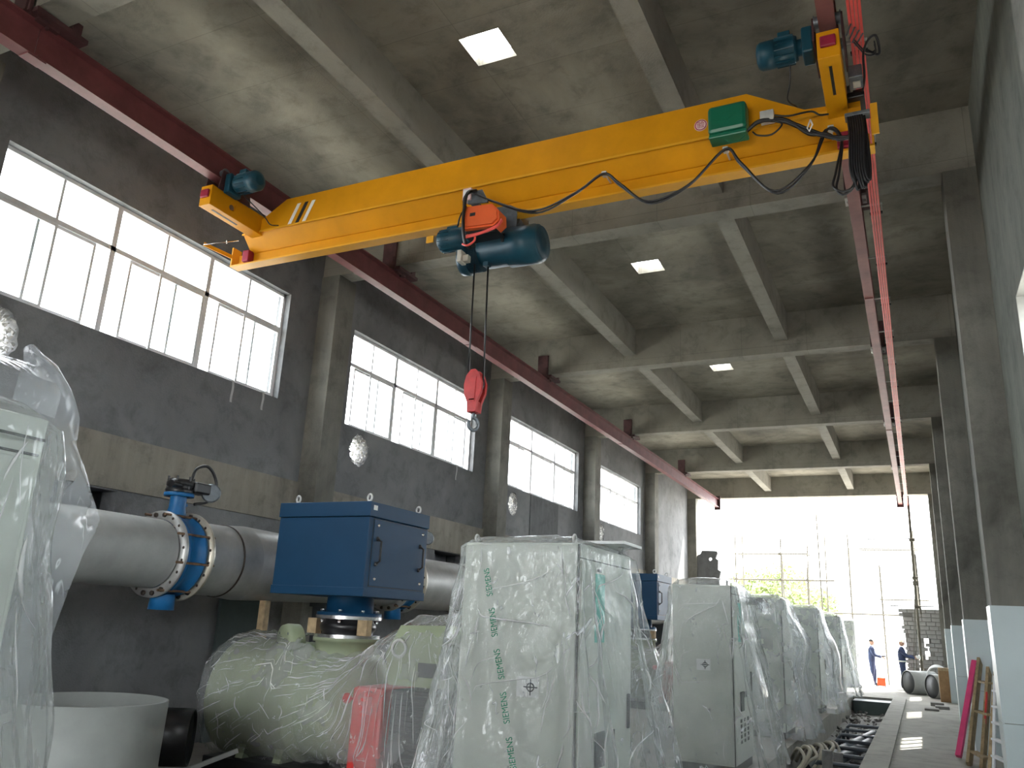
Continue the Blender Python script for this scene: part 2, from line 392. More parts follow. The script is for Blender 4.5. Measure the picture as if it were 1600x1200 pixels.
# ================================================================ STRUCTURE
XL, XR, TH = -8.3, 1.0, 0.25         # inner wall faces, wall thickness
YB, YE, ZC = -8.4, 33.6, 6.03        # back wall, far opening, slab soffit
PIL = [-8.4+6*k for k in range(8)]   # pilaster / main-beam lines: -8.4, -2.4, 3.6, 9.6 ... 33.6
def panel_with_holes(axis, outer, holes, a, b):
    """flat wall or slab with openings; axis is the thickness axis, loops are 2-D in the other two"""
    loops = [outer]+holes; flat = [p for L in loops for p in L]
    tri = tessellate_polygon([[Vector((p[0], p[1], 0)) for p in L] for L in loops])
    mb = MB()
    def P(q, t): return (t, q[0], q[1]) if axis == 'x' else ((q[0], t, q[1]) if axis == 'y' else (q[0], q[1], t))
    n = len(flat); vs = [P(q, a) for q in flat]+[P(q, b) for q in flat]
    fs = [tuple(t) for t in tri]+[tuple(i+n for i in reversed(t)) for t in tri]
    o = 0
    for L in loops:
        k = len(L)
        for i in range(k):
            j = (i+1) % k; fs.append((o+i, o+j, n+o+j, n+o+i))
        o += k
    mb._add(vs, fs); return mb
def rect(u0, u1, v0, v1): return [(u0, v0), (u1, v0), (u1, v1), (u0, v1)]
def blob(u, v, ru, rv, n=26, jag=0.16, seed=1):
    rnd = random.Random(seed)
    return [(u+ru*math.cos(2*math.pi*i/n)*(1+rnd.uniform(-jag, jag)), v+rv*math.sin(2*math.pi*i/n)*(1+rnd.uniform(-jag, jag))) for i in range(n)]

# --- floor: machine hall floor, pipe trench, walkway
f = MB()
f.box(-8.6, -1.95, YB-0.3, YE+0.2, FL-0.8, FL); struct(f.build('floor_hall', M['floor']))
f = MB(); f.box(-1.949, -0.861, YB-0.3, 27.6, FL-0.8, FL-0.42); struct(f.build('floor_trench', M['pit']))
f = MB(); f.box(-0.86, 1.3, YB-0.3, YE+0.2, FL-0.75, FL); struct(f.build('floor_walkway', M['floor']))
f = MB(); f.box(-1.95, -0.86, 27.6, YE+0.2, FL-0.75, FL); struct(f.build('floor_far', M['floor']))
f = MB(); f.box(-0.86, -0.52, 6.0, 27.5, FL, FL+0.035); struct(f.build('trim_1', M['floor']))       # smooth kerb strip along the trench
# --- roof slab with square skylight holes
SKYL = [0.3, 6.33, 12.42, 18.5, 24.6, 30.6]
holes = [rect(-4.0, -3.52, y, y+0.47) for y in SKYL]
s = panel_with_holes('z', rect(-8.6, 1.3, YB-0.3, YE+0.4), holes, ZC, ZC+0.14)
struct(s.build('ceiling', M['slab']))
# --- main beams across, secondary beams along
for k, y in enumerate(PIL):
    b = MB(); b.box(XL-0.1, XR+0.1, y, y+(0.30 if k < 7 else 0.4), 5.22, ZC)
    struct(b.build('beam_main', M['beam']))
for k in range(7):
    for x0, x1 in ((-5.15, -4.9), (-2.09, -1.85)):
        b = MB(); b.box(x0, x1, PIL[k]+0.3, PIL[k+1], 5.46, ZC); struct(b.build('beam_secondary', M['rib']))
# --- left wall
LWIN = [(-1.5, 2.9), (4.42, 8.92), (10.55, 15.02), (16.7, 21.15), (22.75, 27.05)]
WZ0, WZ1 = 3.0, 4.66
LHOLES = [(4.72, 2.6, 0.26, 0.29, 3), (11.0, 2.64, 0.25, 0.27, 5), (17.05, 2.62, 0.25, 0.27, 8), (23.15, 2.64, 0.23, 0.26, 11)]
NICHE = [(5.95, 6.5, 0.98, 1.23), (13.7, 14.95, 0.98, 1.24)]
loops = [rect(a, b, WZ0, WZ1) for a, b in LWIN]
hole_loops = [blob(u, v, ru, rv, 30, 0.09, sd) for u, v, ru, rv, sd in LHOLES]
loops += hole_loops+[rect(*n) for n in NICHE]
wl = panel_with_holes('x', rect(YB-0.3, YE+0.4, FL-0.1, ZC+0.1), loops, XL, XL-TH)
wall_left = struct(wl.build('wall_left', M['wall']))
for n in NICHE:                                  # shallow pockets knocked out under the ring beam
    q = MB(); q.box(XL-TH-0.3, XL-TH-0.25, n[0]-.1, n[1]+.1, n[2]-.1, n[3]+.1)
    for d in (n[0]-.1, n[1]+.05): q.box(XL-TH-0.25, XL-TH, d, d+.05, n[2]-.1, n[3]+.1)
    q.box(XL-TH-0.25, XL-TH, n[0]-.1, n[1]+.1, n[3], n[3]+.1); q.box(XL-TH-0.25, XL-TH, n[0]-.1, n[1]+.1, n[2]-.1, n[2]); q.build('niche_backing', M['patch'], wall_left)
# broken block rubble lining each knocked-through hole
for (u, v, ru, rv, sd), lp in zip(LHOLES, hole_loops):
    rnd = random.Random(sd*31); q = MB()
    for i, (py, pz) in enumerate(lp):
        for kx in range(7):
            x = XL-0.02-kx*0.035
            ins = rnd.uniform(0.0, 0.055)+0.012*kx
            cy, cz = py+(u-py)*ins/ru, pz+(v-pz)*ins/rv
            r = rnd.uniform(0.016, 0.034)
            vs = [(x+rnd.uniform(-r, r), cy+rnd.uniform(-r, r)*1.2, cz+rnd.uniform(-r, r)*1.3) for _ in range(6)]
            bm = bmesh.new(); [bm.verts.new(p) for p in vs]; bmesh.ops.convex_hull(bm, input=bm.verts[:]); bm.verts.index_update()
            q._add([w.co.copy() for w in bm.verts], [[w.index for w in ff.verts] for ff in bm.faces]); bm.free()
    o = q.build('broken_blockwork', M['rubble'], wall_left); o['kind'] = 'stuff'
# ring beam along the left wall, proud of the render
q = MB(); q.box(XL, XL+0.035, YB, YE, 1.25, 1.86); struct(q.build('beam_ring', M['ring']))
q = MB(); q.box(XL, XL+0.012, 18.0, 19.75, 1.86, 2.98); struct(q.build('trim_2', M['patch']))     # darker patch of render under the third window
# --- right wall with low windows
RWIN = [(5.66+6*k, 7.92+6*k) for k in range(-1, 5)]
RZ0, RZ1 = 1.45, 2.97
wr = panel_with_holes('x', rect(YB-0.3, YE+0.4, FL-0.1, ZC+0.1), [rect(a, b, RZ0, RZ1) for a, b in RWIN], XR, XR+TH)
wall_right = struct(wr.build('wall_right', M['wall_r']))
for a, b in RWIN:                                # pale plaster skin on the reveals
    q = MB(); t = 0.012
    q.box(XR+0.002, XR+TH-.02, b-t, b, RZ0, RZ1); q.box(XR+0.002, XR+TH-.02, a, a+t, RZ0, RZ1)
    q.box(XR+0.002, XR+TH-.02, a+t, b-t, RZ0, RZ0+t); q.box(XR+0.002, XR+TH-.02, a+t, b-t, RZ1-t, RZ1)
    q.build('window_reveal', M['plaster'], wall_right)
q = panel_with_holes('y', rect(XL-TH, XR+TH, FL-.1, ZC+.1), [rect(-6.6, -0.4, FL, 3.4)], YB-0.55, YB-0.3); struct(q.build('wall_back', M['wall']))      # big open doorway behind the camera
# --- pilasters
for k, y in enumerate(PIL):
    w = 0.42
    q = MB(); q.box(XL, -7.95, y-0.02, y+w, FL, 5.22)
    struct(q.build('pilaster_left', M['pilaster']))
    q = MB(); q.box(0.655, XR, y-0.02, y+w, FL, 5.22)
    struct(q.build('pilaster_right', M['pilaster']))
# --- wainscot boards on the right wall and round its pilasters
n = 2
for k in range(1, 7):
    y = PIL[k]; t = 0.018; zt = 0.37
    for part in range(2):
        n += 1
        if part == 0:
            parts = [(0.655-t, XR, y-0.02-t, y-0.02), (0.655-t, 0.655, y-0.02, y+0.42+t), (0.655, XR-t, y+0.42, y+0.42+t)]
        else:
            parts = [(XR-t, XR, y+0.42+t, PIL[k+1]-0.02-t)]
        root = thing('trim_%d' % n, (XR, y, FL), None, None); root['kind'] = 'structure'
        for (a, b, c, d) in parts:
            for z0, z1 in ((FL, FL+0.93), (FL+0.936, zt)):
                L = max(1, round((d-c)/1.22)) if part else 1
                for i in range(L):
                    q = MB(); q.box(a, b, c+(d-c)*i/L+(.002 if i else 0), c+(d-c)*(i+1)/L, z0, z1); q.build('panel', M['panel'], root)
# --- windows: frames, sliding sashes, panes
def left_window(idx, y0, y1, shifts):
    root = thing('window_%d' % idx, (XL-0.14, y0, WZ0), None, None); root['kind'] = 'structure'
    xa, xb = XL-0.155, XL-0.105
    fr = MB(); w = 0.045; zt = WZ0+1.06
    fr.box(xa, xb, y0, y1, WZ0, WZ0+w); fr.box(xa, xb, y0, y1, WZ1-w, WZ1); fr.box(xa, xb, y0, y0+w, WZ0, WZ1); fr.box(xa, xb, y1-w, y1, WZ0, WZ1)
    fr.box(xa, xb, y0+w, y1-w, zt, zt+0.06)
    S = (y1-y0)/3
    for i in (1, 2): fr.box(xa, xb, y0+S*i-0.035, y0+S*i+0.035, WZ0+w, WZ1-w)
    fr.build('window_frame', M['alu'], root)
    for i in range(3):
        a, b = y0+S*i+0.035, y0+S*(i+1)-0.035; mid = (a+b)/2
        q = MB(); q.box(xa+.005, xb-.005, mid-0.016, mid+0.016, zt+0.06, WZ1-w); q.build('glazing_bar', M['alu'], root)
        for (c, d) in ((a, mid-.016), (mid+.016, b)):
            q = MB(); q.box(XL-0.132, XL-0.128, c, d, zt+0.06, WZ1-w); q.build('pane', M['glass'], root)
        half = (b-a)/2+0.03
        for s_, off in ((0, 0.0), (1, shifts[i])):
            c = a+off if s_ else a+(0 if off == 0 else 0)
            if s_: c = a+shifts[i]*(b-a-half)
            else: c = b-half if shifts[i] < 0.5 else a
            d = c+half; x0 = xa+0.003 if s_ else xb-0.025; x1 = x0+0.022; t = 0.033
            q = MB(); q.box(x0, x1, c, c+t, WZ0+w, zt); q.box(x0, x1, d-t, d, WZ0+w, zt); q.box(x0, x1, c+t, d-t, WZ0+w, WZ0+w+t); q.box(x0, x1, c+t, d-t, zt-t, zt)
            so = q.build('sash', M['alu'], root)
            q = MB(); q.box(x0+.009, x0+.013, c+t, d-t, WZ0+w+t, zt-t); q.build('pane', M['glass'], so)
sh = [(0.1, 0.7, 0.2), (0.75, 0.35, 0.3), (0.35, 0.4, 0.75), (0.5, 0.9, 0.95), (0.9, 0.1, 0.8)]
for i, (a, b) in enumerate(LWIN): left_window(i+1, a, b, sh[i])
for i, (a, b) in enumerate(RWIN):
    root = thing('window_%d' % (i+6), (XR+0.2, a, RZ0), None, None); root['kind'] = 'structure'
    fr = MB(); w = 0.10; xa, xb = XR+0.17, XR+0.21
    fr.box(xa, xb, a, b, RZ0, RZ0+w); fr.box(xa, xb, a, b, RZ1-w, RZ1)
    for t in range(5):
        yy = a+(b-a)*t/4; yy = min(max(yy, a+w/2), b-w/2); fr.box(xa, xb, yy-w/2, yy+w/2, RZ0+w, RZ1-w)
    fr.build('window_frame', M['alu'], root)
    for t in range(4):
        q = MB(); q.box(XR+.188, XR+.192, a+(b-a)*t/4+w/2, a+(b-a)*(t+1)/4-w/2, RZ0+w, RZ1-w); q.build('pane', M['glass'], root)
# --- block wall growing at the right of the far opening
root = thing('wall_end_right', (0.0, 33.75, FL), None, None); root['kind'] = 'structure'
rnd = random.Random(4); proto = {}
bh, bl = 0.145, 0.30
rows = int((1.16-FL)/bh)
q = MB(); q.box(-0.50, 0.60, 33.66, 33.80, FL, FL+rows*bh-0.02)
core = panel_with_holes('y', [(-0.46, FL), (0.655, FL), (0.655, FL+rows*bh-.01), (-0.56, FL+rows*bh-.01), (-0.5, 0.2)], [rect(-0.12, 0.0, -1.35, -0.45), rect(0.1, 0.24, -0.62, 0.1)], 33.67, 33.79)
core.build('mortar', M['mortar'], root)
for r_ in range(rows):
    z = FL+r_*bh; start = -0.55+0.05*math.sin(r_*1.7)+(0.12 if r_ in (10, 11, 12) else 0)
    if r_ >= rows-2: start -= 0.08
    x = start-(bl/2 if r_ % 2 else 0)
    while x < 0.65:
        a, b = max(x, start), min(x+bl-0.018, 0.655)
        x += bl
        if b-a < 0.05: continue
        zc = z+bh/2
        if (-0.14 < (a+b)/2 < 0.02 and -1.38 < zc < -0.45) or (0.08 < (a+b)/2 < 0.26 and -0.64 < zc < 0.1): continue
        if r_ in (rows-2,) and -0.5 < (a+b)/2 < -0.3: continue
        wd = round(b-a, 2)
        if wd not in proto:
            t = MB(); t.bbox(-wd/2, wd/2, -0.1, 0.1, 0, bh-0.018, 0.008); o = t.build('brick', M['brick'], root, local=True); proto[wd] = o
            bo = o
        else:
            bo = bpy.data.objects.new('brick', proto[wd].data); col.objects.link(bo); bo.parent = root
        bo.location = Vector(((a+b)/2, 33.73+rnd.uniform(-.008, .008), z))-root.location
# dark unfinished wall at the left of the far opening
q = panel_with_holes('y', [(-8.0, FL), (-7.14, FL), (-7.1, 1.5), (-7.02, 1.55), (-7.1, 1.9), (-7.0, 2.3), (-7.12, 2.36), (-7.1, 2.75), (-7.2, 2.8), (-7.12, 3.02), (-7.15, 3.1), (-7.75, 3.12), (-7.8, 3.0), (-8.0, 2.85)], [blob(-7.42, 2.78, 0.07, 0.07, 12, 0.05, 3)], 33.66, 33.86)
struct(q.build('wall_end_left', M['patch']))
# --- outside
q = MB(); q.box(-50, 40, -80, YB-0.3, FL-0.9, FL-0.1); struct(q.build('ground_back', M['ground']))
q = MB(); q.box(-70, 70, YE+0.2, 130, FL-0.5, FL-0.06); struct(q.build('ground_outside', M['ground']))
q = MB(); q.box(XR+TH, 40, YB-.3, YE+0.2, FL-0.9, FL-0.4); struct(q.build('ground_right', M['ground']))
q = MB(); q.box(-50, XL-TH-0.001, YB-.3, YE+0.2, FL-0.9, FL-0.4); struct(q.build('ground_left', M['ground']))

# ================================================================ CRANE RAILS
def rail(name, xc, w, mats, label, z0=4.80, z1=5.15):
    root = thing(name, (xc, YB, z0), label, 'crane rail', 'overhead crane rails')
    tf, tw = 0.02, 0.012
    prof = [(xc-w/2, z0), (xc+w/2, z0), (xc+w/2, z0+tf), (xc+tw/2, z0+tf+.008), (xc+tw/2, z1-tf-.008), (xc+w/2, z1-tf), (xc+w/2, z1), (xc-w/2, z1), (xc-w/2, z1-tf), (xc-tw/2, z1-tf-.008), (xc-tw/2, z0+tf+.008), (xc-w/2, z0+tf)]
    segs = [YB+.1, 3.75, 12.3, 21.0, 33.3]
    for a, b in zip(segs[:-1], segs[1:]):
        q = MB(); q.prism(prof, 'y', a+.004, b-.004); q.build('beam_segment', M[mats], root)
    for y in segs[1:-1]:
        q = MB(); q.box(xc-w/2+.01, xc+w/2-.01, y-.09, y+.09, z0-.012, z0-.0005); q.build('splice_plate', M[mats], root)
    for y in PIL[:7]:
        q = MB(); q.bbox(xc-.115, xc+.125, y-.055, y-.021, z1+.005, 5.64, .004); q.box(xc-.09, xc+.1, y-.075, y-.055, z1+.005, z1+.2)
        q.box(xc-.02, xc+.2, y-.02, y+.5, z1+.002, z1+.05); q.box(xc+.11, xc+.2, y+.33, y+.42, z1+.05, z1+.16)
        q.build('hanger_bracket', M['dark_red'], root)
        for sx in (-1, 1):
            q = MB(); q.box(xc+sx*(w/2+.005), xc+sx*(w/2+.055), y+.04, y+.26, z1-.03, z1+.002); q.cyl((xc+sx*(w/2+.03), y+.15, z1-.06), (xc+sx*(w/2+.03), y+.15, z1-.03), .016, 8)
            q.build('clamp_plate', M['zinc' if mats == 'maroon2' else 'dark_red'], root)
    q = MB(); q.box(xc-.12, xc+.12, 33.3, 33.36, z0-.1, z1+.12); q.build('end_stop', M['dark_red'], root)
    return root
rail('crane_rail', -7.0, 0.15, 'maroon', 'dark red steel I-beam rail hung along the window wall')
rail('crane_rail', -0.285, 0.132, 'maroon2', 'faded red steel I-beam rail beside the red conductor bars')
# conductor bars
cb = thing('conductor_rail', (-0.07, YB, 4.74), 'four thin bright red conductor bars running beside the faded red rail', 'conductor rail')
for i in range(4):
    x = -0.115+0.027*i; pts = [(x, YB+.2, 4.76), (x, 33.2, 4.76)]
    q = MB(); q.bbox(x-.0115, x+.0115, YB+.2, 33.2, 4.745, 4.785, .003); q.build('conductor_bar', M['busbar'], cb)
y = YB+1.2
while y < 33:
    q = MB(); q.box(-.345, .0, y-.012, y+.012, 4.905, 4.92); q.box(-.13, -.122, y-.012, y+.012, 4.79, 4.905); q.box(-.012, -.004, y-.012, y+.012, 4.79, 4.905)
    q.build('support_arm', M['zinc'], cb)
    q = MB(); q.bbox(-.14, .0, y-.018, y+.018, 4.785, 4.81, .004); q.build('insulator', M['black'], cb)
    y += 1.52

# ================================================================ BRIDGE CRANE
cr = thing('bridge_crane', (-3.7, 6.95, 4.02), 'yellow overhead bridge crane girder spanning between the two red rails', 'bridge crane')
q = MB(); q.prism([(-7.19, 4.45), (-6.55, 4.82), (-1.06, 4.83), (-.56, 4.53), (-.1, 4.50), (-.1, 4.45)], 'y', 6.75, 7.15)
girder = q.build('girder_box', M['yellow'], cr)
q = MB(); q.prism([(6.757, 4.45), (7.143, 4.45), (6.975, 4.275), (6.925, 4.275)], 'x', -7.19, -.1); q.build('tapered_web', M['yellow'], cr)
q = MB(); q.box(-7.40, -.05, 6.94, 6.96, 4.13, 4.28); q.build('lower_web', M['yellow'], cr)
q = MB(); q.box(-7.47, -.015, 6.875, 7.02, 4.115, 4.135); q.build('lower_flange', M['yellow2'], cr)
q = MB(); q.box(-7.19, -.3, 6.732, 6.749, 4.435, 4.457); q.build('seam_lip', M['yellow2'], cr)
for x0, zt in ((-7.47, 4.38), (-.033, 4.38)):
    q = MB(); q.box(x0, x0+.018, 6.875, 7.02, 4.136, zt); q.build('end_plate', M['yellow2'], cr)
q = MB(); q.box(-.026, .03, 6.70, 6.715, 4.12, 4.42); q.box(-.02, .02, 6.715, 6.83, 4.2, 4.24); q.build('limit_striker_bar', M['yellow2'], cr)
for x, c in ((-6.404, 'white'), (-6.289, 'black'), (-6.183, 'white')):
    q = MB(); w = .03; q.prism([(x-.055-w, 4.46), (x-.055+w*.7, 4.46), (x+.055+w, 4.725), (x+.055-w*.7, 4.725)], 'y', 6.7465, 6.7495); q.build('stripe', M[c], cr)
# inspection sticker
q = MB(); q.cyl((-1.49, 6.7475, 4.60), (-1.49, 6.7495, 4.60), .062, 28); q.build('sticker_disc', M['pinktag'], cr)
q = MB(); q.lathe((-1.49, 6.7445, 4.60), (0, 1, 0), [(0, .048), (.002, .048), (.002, .056), (0, .056), (0, .048)], 28, False)
vs, fs = text_mesh('\u9a8c', 0.075); q._add([(-1.49+v.x, 6.7462, 4.60+v.y) for v in vs], fs); q.build('sticker_print', M['stampred'], cr, fix=False)
# buffers on the flange ends
for x in (-7.22, -.285):
    q = MB(); q.bbox(x-.03, x+.07, 6.84, 6.94, 4.14, 4.29, .008); q.build('buffer', M['crimson'], cr)
# end carriages
def carriage(xc, side):
    """side = +1 when the motor hangs on the +x face"""
    w = 0.17; z0, z1 = 4.41, 4.66
    q = MB(); q.bbox(xc-w/2, xc+w/2, 5.93, 7.28, z0, z1, .004); c = q.build('end_carriage', M['yellow'], cr)
    q = MB(); q.box(xc-.012, xc+.012, 6.05, 6.45, z0-.003, z0-.0005); q.build('bottom_slot', M['black'], c)
    q = MB(); q.bbox(xc-.06, xc+.06, 5.90, 5.929, z0+.09, z1-.06, .01); q.build('buffer', M['crimson'], c)
    for yy in (6.25,): q = MB(); q.cyl((xc+side*w/2, yy, 4.52), (xc+side*(w/2+.006), yy, 4.52), .035, 16); q.build('axle_cap', M['rust'], c)
    for yy in (6.08, 6.42, 7.12):
        for sx in (-1, 1):
            q = MB(); xx = xc+sx*0.072; q.cyl((xx-.025, yy, 4.872), (xx+.025, yy, 4.872), .05, 18); q.cyl((xx+sx*.025, yy, 4.872), (xx+sx*.034, yy, 4.872), .062, 18); q.build('wheel', M['iron'], c)
    for sx in (-1, 1):
        q = MB(); q.prism([(5.99, z1-.02), (6.5, z1-.02), (6.46, 4.89), (6.03, 4.89)], 'x', xc+sx*.112-.008, xc+sx*.112+.008); q.build('side_plate', M['dark_red'], c)
    # travel motor
    a = xc+side*.12; q = MB(); d = (side, 0, 0); zc, yc = 4.73, 6.15
    q.bbox(min(a, a+side*.09), max(a, a+side*.09), yc-.09, yc+.11, zc-.12, zc+.13, .015)
    q.lathe((a+side*.09, yc, zc), d, [(0, .07), (.04, .07), (.04, .10), (.06, .11)], 20)
    mo = q.build('travel_motor', M['teal'], c)
    q = MB(); q.lathe((a+side*.15, yc, zc), d, [(0, .112), (.16, .112), (.16, .12), (.27, .12), (.30, .1), (.31, .06)], 24)
    for i in range(14):
        an = 2*math.pi*i/14; u = Vector((0, math.cos(an), math.sin(an))); p = Vector((a+side*.155, yc, zc))+u*.115
        q.bar(p, p+Vector((side*.15, 0, 0)), .006, .02, u)
    q.bbox(min(a+side*.18, a+side*.28), max(a+side*.18, a+side*.28), yc-.06, yc+.05, zc+.1, zc+.16, .008)
    q.build('motor_body', M['teal'], mo)
    q = MB(); q.tube(smooth_path([(a+side*.2, yc+.06, zc-.1), (a+side*.22, yc+.14, 4.5), (a+side*.26, yc+.3, 4.46), (a+side*.2, yc+.5, 4.5)] if side < 0 else [(a+side*.2, yc-.02, zc-.11), (a+side*.19, 6.55, 4.52), (a+side*.2, 6.66, 4.46), (a+side*.28, 6.72, 4.46)]), .007, 6); q.build('motor_lead', M['cable'], mo)
    return c
cl = carriage(-7.0, 1); crr = carriage(-.285, -1)
# power pick-up gear on the right carriage
q = MB(); q.bbox(-.17, -.06, 6.42, 6.6, 4.52, 4.64, .008); q.build('collector_box', M['iron'], cr)
q = MB(); q.bbox(-.14, -.08, 6.48, 6.56, 4.505, 4.521, .004); q.build('collector_label', M['beige'], cr)
q = MB()
for i in range(4): q.bar((-.15+.02*i, 6.0+.05*i, 4.62), (-.11+.027*i, 6.02+.05*i, 4.735), .012, .012)
q.build('collector_arm', M['iron'], cr)
q = MB(); q.cyl((-.15, 6.8, 4.6), (-.08, 6.8, 4.6), .045, 14); q.bbox(-.2, -.06, 6.68, 6.92, 4.50, 4.56, .01); q.build('limit_switch', M['rubber'], cr)
q = MB(); q.tube(smooth_path([(-.21, 7.05, 4.58), (-.11, 6.84, 4.56), (-.05, 6.52, 4.54), (-.04, 6.23, 4.57), (0, 6.1, 4.6), (.06, 6.08, 4.62), (.082, 6.22, 4.6), (.066, 6.3, 4.6), (-.037, 6.23, 4.64)]), .01, 8); q.build('collector_cable', M['cable'], cr)
q = MB()
for dz in (0, .03): q.tube(smooth_path([(-.1, 6.1, 4.62+dz), (-.02, 6.24, 4.58+dz), (.05, 6.28, 4.6+dz), (.05, 6.2, 4.63+dz)]), .006, 6)
q.build('collector_lead', M['cable'], cr)
# green control box, grey junction box on the girder face
q = MB(); q.bbox(-1.39, -1.04, 6.57, 6.74, 4.37, 4.655, .035); gb = q.build('control_box', M['green'], cr)
q = MB(); q.bbox(-1.385, -1.045, 6.585, 6.74, 4.325, 4.368, .01); q.build('box_base', M['green'], gb)
q = MB(); q.bar((-1.31, 6.569, 4.505), (-1.22, 6.569, 4.475), .004, .006); q.bar((-1.22, 6.569, 4.475), (-1.12, 6.569, 4.535), .004, .006); q.bar((-1.25, 6.569, 4.55), (-1.17, 6.569, 4.565), .004, .006); q.build('embossed_mark', M['green'], gb)
q = MB(); q.bbox(-.93, -.81, 6.62, 6.70, 4.42, 4.525, .006); q.box(-.9, -.84, 6.70, 6.75, 4.45, 4.5); q.build('junction_box', M['zinc'], cr)
q = MB(); q.tube(smooth_path([(-1.25, 6.65, 4.33), (-1.2, 6.62, 4.27), (-1.12, 6.62, 4.27), (-1.06, 6.65, 4.34)]), .005, 6); q.build('earth_wire', M['green'], cr)
# festoon cable with clips
for (x, z) in ((-2.44, 4.27), (-1.26, 4.27), (-.35, 4.27)):
    q = MB(); q.bbox(x-.025, x+.025, 6.70, 6.765, z-.02, z+.02, .004); q.box(x-.008, x+.008, 6.765, 6.92, z+.0, z+.012); q.build('cable_clip', M['zinc'], cr)
for i, (dx, dz, dy) in enumerate(((0, 0, 0), (.025, -.02, .015))):
    pts = [(-3.86, 6.56, 4.28), (-3.6, 6.62, 4.14), (-3.16+dx, 6.66, 3.97+dz), (-2.72, 6.68, 4.1), (-2.44, 6.69, 4.255), (-2.26, 6.68, 4.1+dz), (-1.98+dx, 6.67, 3.85+dz), (-1.6, 6.68, 3.95), (-1.26, 6.69, 4.255), (-1.12, 6.68, 4.08+dz), (-.84+dx, 6.66, 3.72+dz), (-.53, 6.66, 3.92), (-.37-dx, 6.69, 4.25), (-.27, 6.67, 4.12), (-.33+dx, 6.65, 3.8), (-.36+dx, 6.64, 3.66+dz), (-.28, 6.62, 3.58+dz), (-.19, 6.62, 3.65), (-.17, 6.66, 4.0), (-.15, 6.7, 4.3)]
    pts = [(p[0], p[1]+dy, p[2]) for p in pts]
    q = MB(); q.tube(smooth_path(pts, 7), .0105, 7); q.build('festoon_cable', M['cable'], cr)
for i, off in enumerate(((0, 0), (.012, .03), (.03, -.02))):
    q = MB(); q.tube(smooth_path([(-1.05, 6.64, 4.36), (-.93, 6.62, 4.42+off[1]*.3), (-.72, 6.66, 4.385+off[0]), (-.53, 6.68, 4.25+off[1]), (-.39, 6.68, 4.17+off[0]), (-.28, 6.66, 4.11+off[1]*.5), (-.19, 6.66, 4.10+off[0])]), .015, 7); q.build('cable_bundle', M['cable'], cr)
q = MB(); q.tube(smooth_path([(-.80, 6.62, 4.45), (-.68, 6.6, 4.40), (-.5, 6.64, 4.425), (-.43, 6.66, 4.385), (-.36, 6.7, 4.40)]), .009, 6); q.tube(smooth_path([(-.82, 6.62, 4.40), (-.74, 6.6, 4.33), (-.83, 6.6, 4.25), (-.95, 6.62, 4.28), (-1.0, 6.64, 4.34)]), .008, 6); q.build('loose_cable', M['cable'], cr)
q = MB(); q.tube([(-.505, 6.62, 4.33), (-.49, 6.61, 4.27), (-.52, 6.61, 4.21), (-.535, 6.63, 4.26), (-.505, 6.62, 4.33)], .007, 6); q.build('cable_tie', M['white'], cr)
for i in range(7):
    x = -.205+.018*i; rnd = random.Random(i); zb = 3.58+rnd.uniform(0, .1)
    q = MB(); q.tube(smooth_path([(x, 6.66, 4.32), (x+.005, 6.62, 4.1), (x-.01, 6.61, 3.8), (x+.01, 6.62, zb), (x+.03, 6.64, zb+.03), (x+.035, 6.65, 3.9), (x+.02, 6.68, 4.3)]), .0115, 6); q.build('hanging_cable', M['cable'], cr)
q = MB(); q.bbox(-.23, -.03, 6.64, 6.74, 4.30, 4.335, .005); q.build('cable_hanger', M['iron'], cr)
# striker arm and chain at the window-side end
q = MB(); q.bar((-7.46, 6.88, 4.25), (-7.62, 6.55, 4.31), .012, .05); q.build('striker_arm', M['yellow'], cr)
q = MB(); q.tube([(-7.60, 6.53, 4.29), (-7.46, 6.68, 4.36), (-7.33, 6.82, 4.43)], .007, 6); q.ringtube((-7.42, 6.72, 4.385), (1, 1, .3), .02, .005, 12, 6); q.build('chain', M['chrome'], cr)

# ================================================================ HOIST
h = thing('electric_hoist', (-3.6, 6.9, 3.5), 'dark blue electric hoist with orange control box hanging below the yellow girder', 'hoist')
hy = 6.9
q = MB(); q.lathe((-3.86, hy, 3.73), (1, 0, 0), [(0, .15), (.06, .15), (.06, .185), (.33, .185), (.33, .207), (.64, .207), (.645, .195), (.68, .195), (.70, .16)], 36); dr = q.build('drum_housing', M['teal'], h)
q = MB(); q.lathe((-3.165, hy, 3.73), (1, 0, 0), [(0, .175), (.015, .17), (.02, .05)], 30); q.build('end_cover', M['teal_dk'], dr)
q = MB(); q.bbox(-3.53, -3.50, hy-.222, hy-.18, 3.70, 3.80, .004); q.build('name_plate', M['black'], dr)
q = MB(); q.lathe((-4.11, hy, 3.665), (1, 0, 0), [(0, .10), (.02, .155), (.10, .165), (.12, .13), (.25, .12)], 30); q.bbox(-4.10, -4.0, hy-.16, hy+.12, 3.68, 3.92, .03); gx = q.build('gearbox', M['teal_dk'], h)
q = MB()
for i in range(9): q.lathe((-3.995+.017*i, hy, 3.665), (1, 0, 0), [(0, .145), (.006, .145)], 24)
q.build('cooling_fins', M['teal_dk'], gx)
q = MB(); q.lathe((-4.30, 6.74, 3.85), (1, 0, 0), [(0, .07), (.03, .115), (.10, .125), (.12, .118), (.30, .122), (.33, .08), (.4, .06)], 26)
for i in range(16):
    an = 2*math.pi*i/16; u = Vector((0, math.cos(an), math.sin(an))); p = Vector((-4.26, 6.74, 3.85))+u*.118; q.bar(p, p+Vector((.13, 0, 0)), .006, .018, u)
q.bbox(-4.2, -4.08, 6.70, 6.82, 3.95, 4.0, .008); q.build('trolley_motor', M['teal'], h)
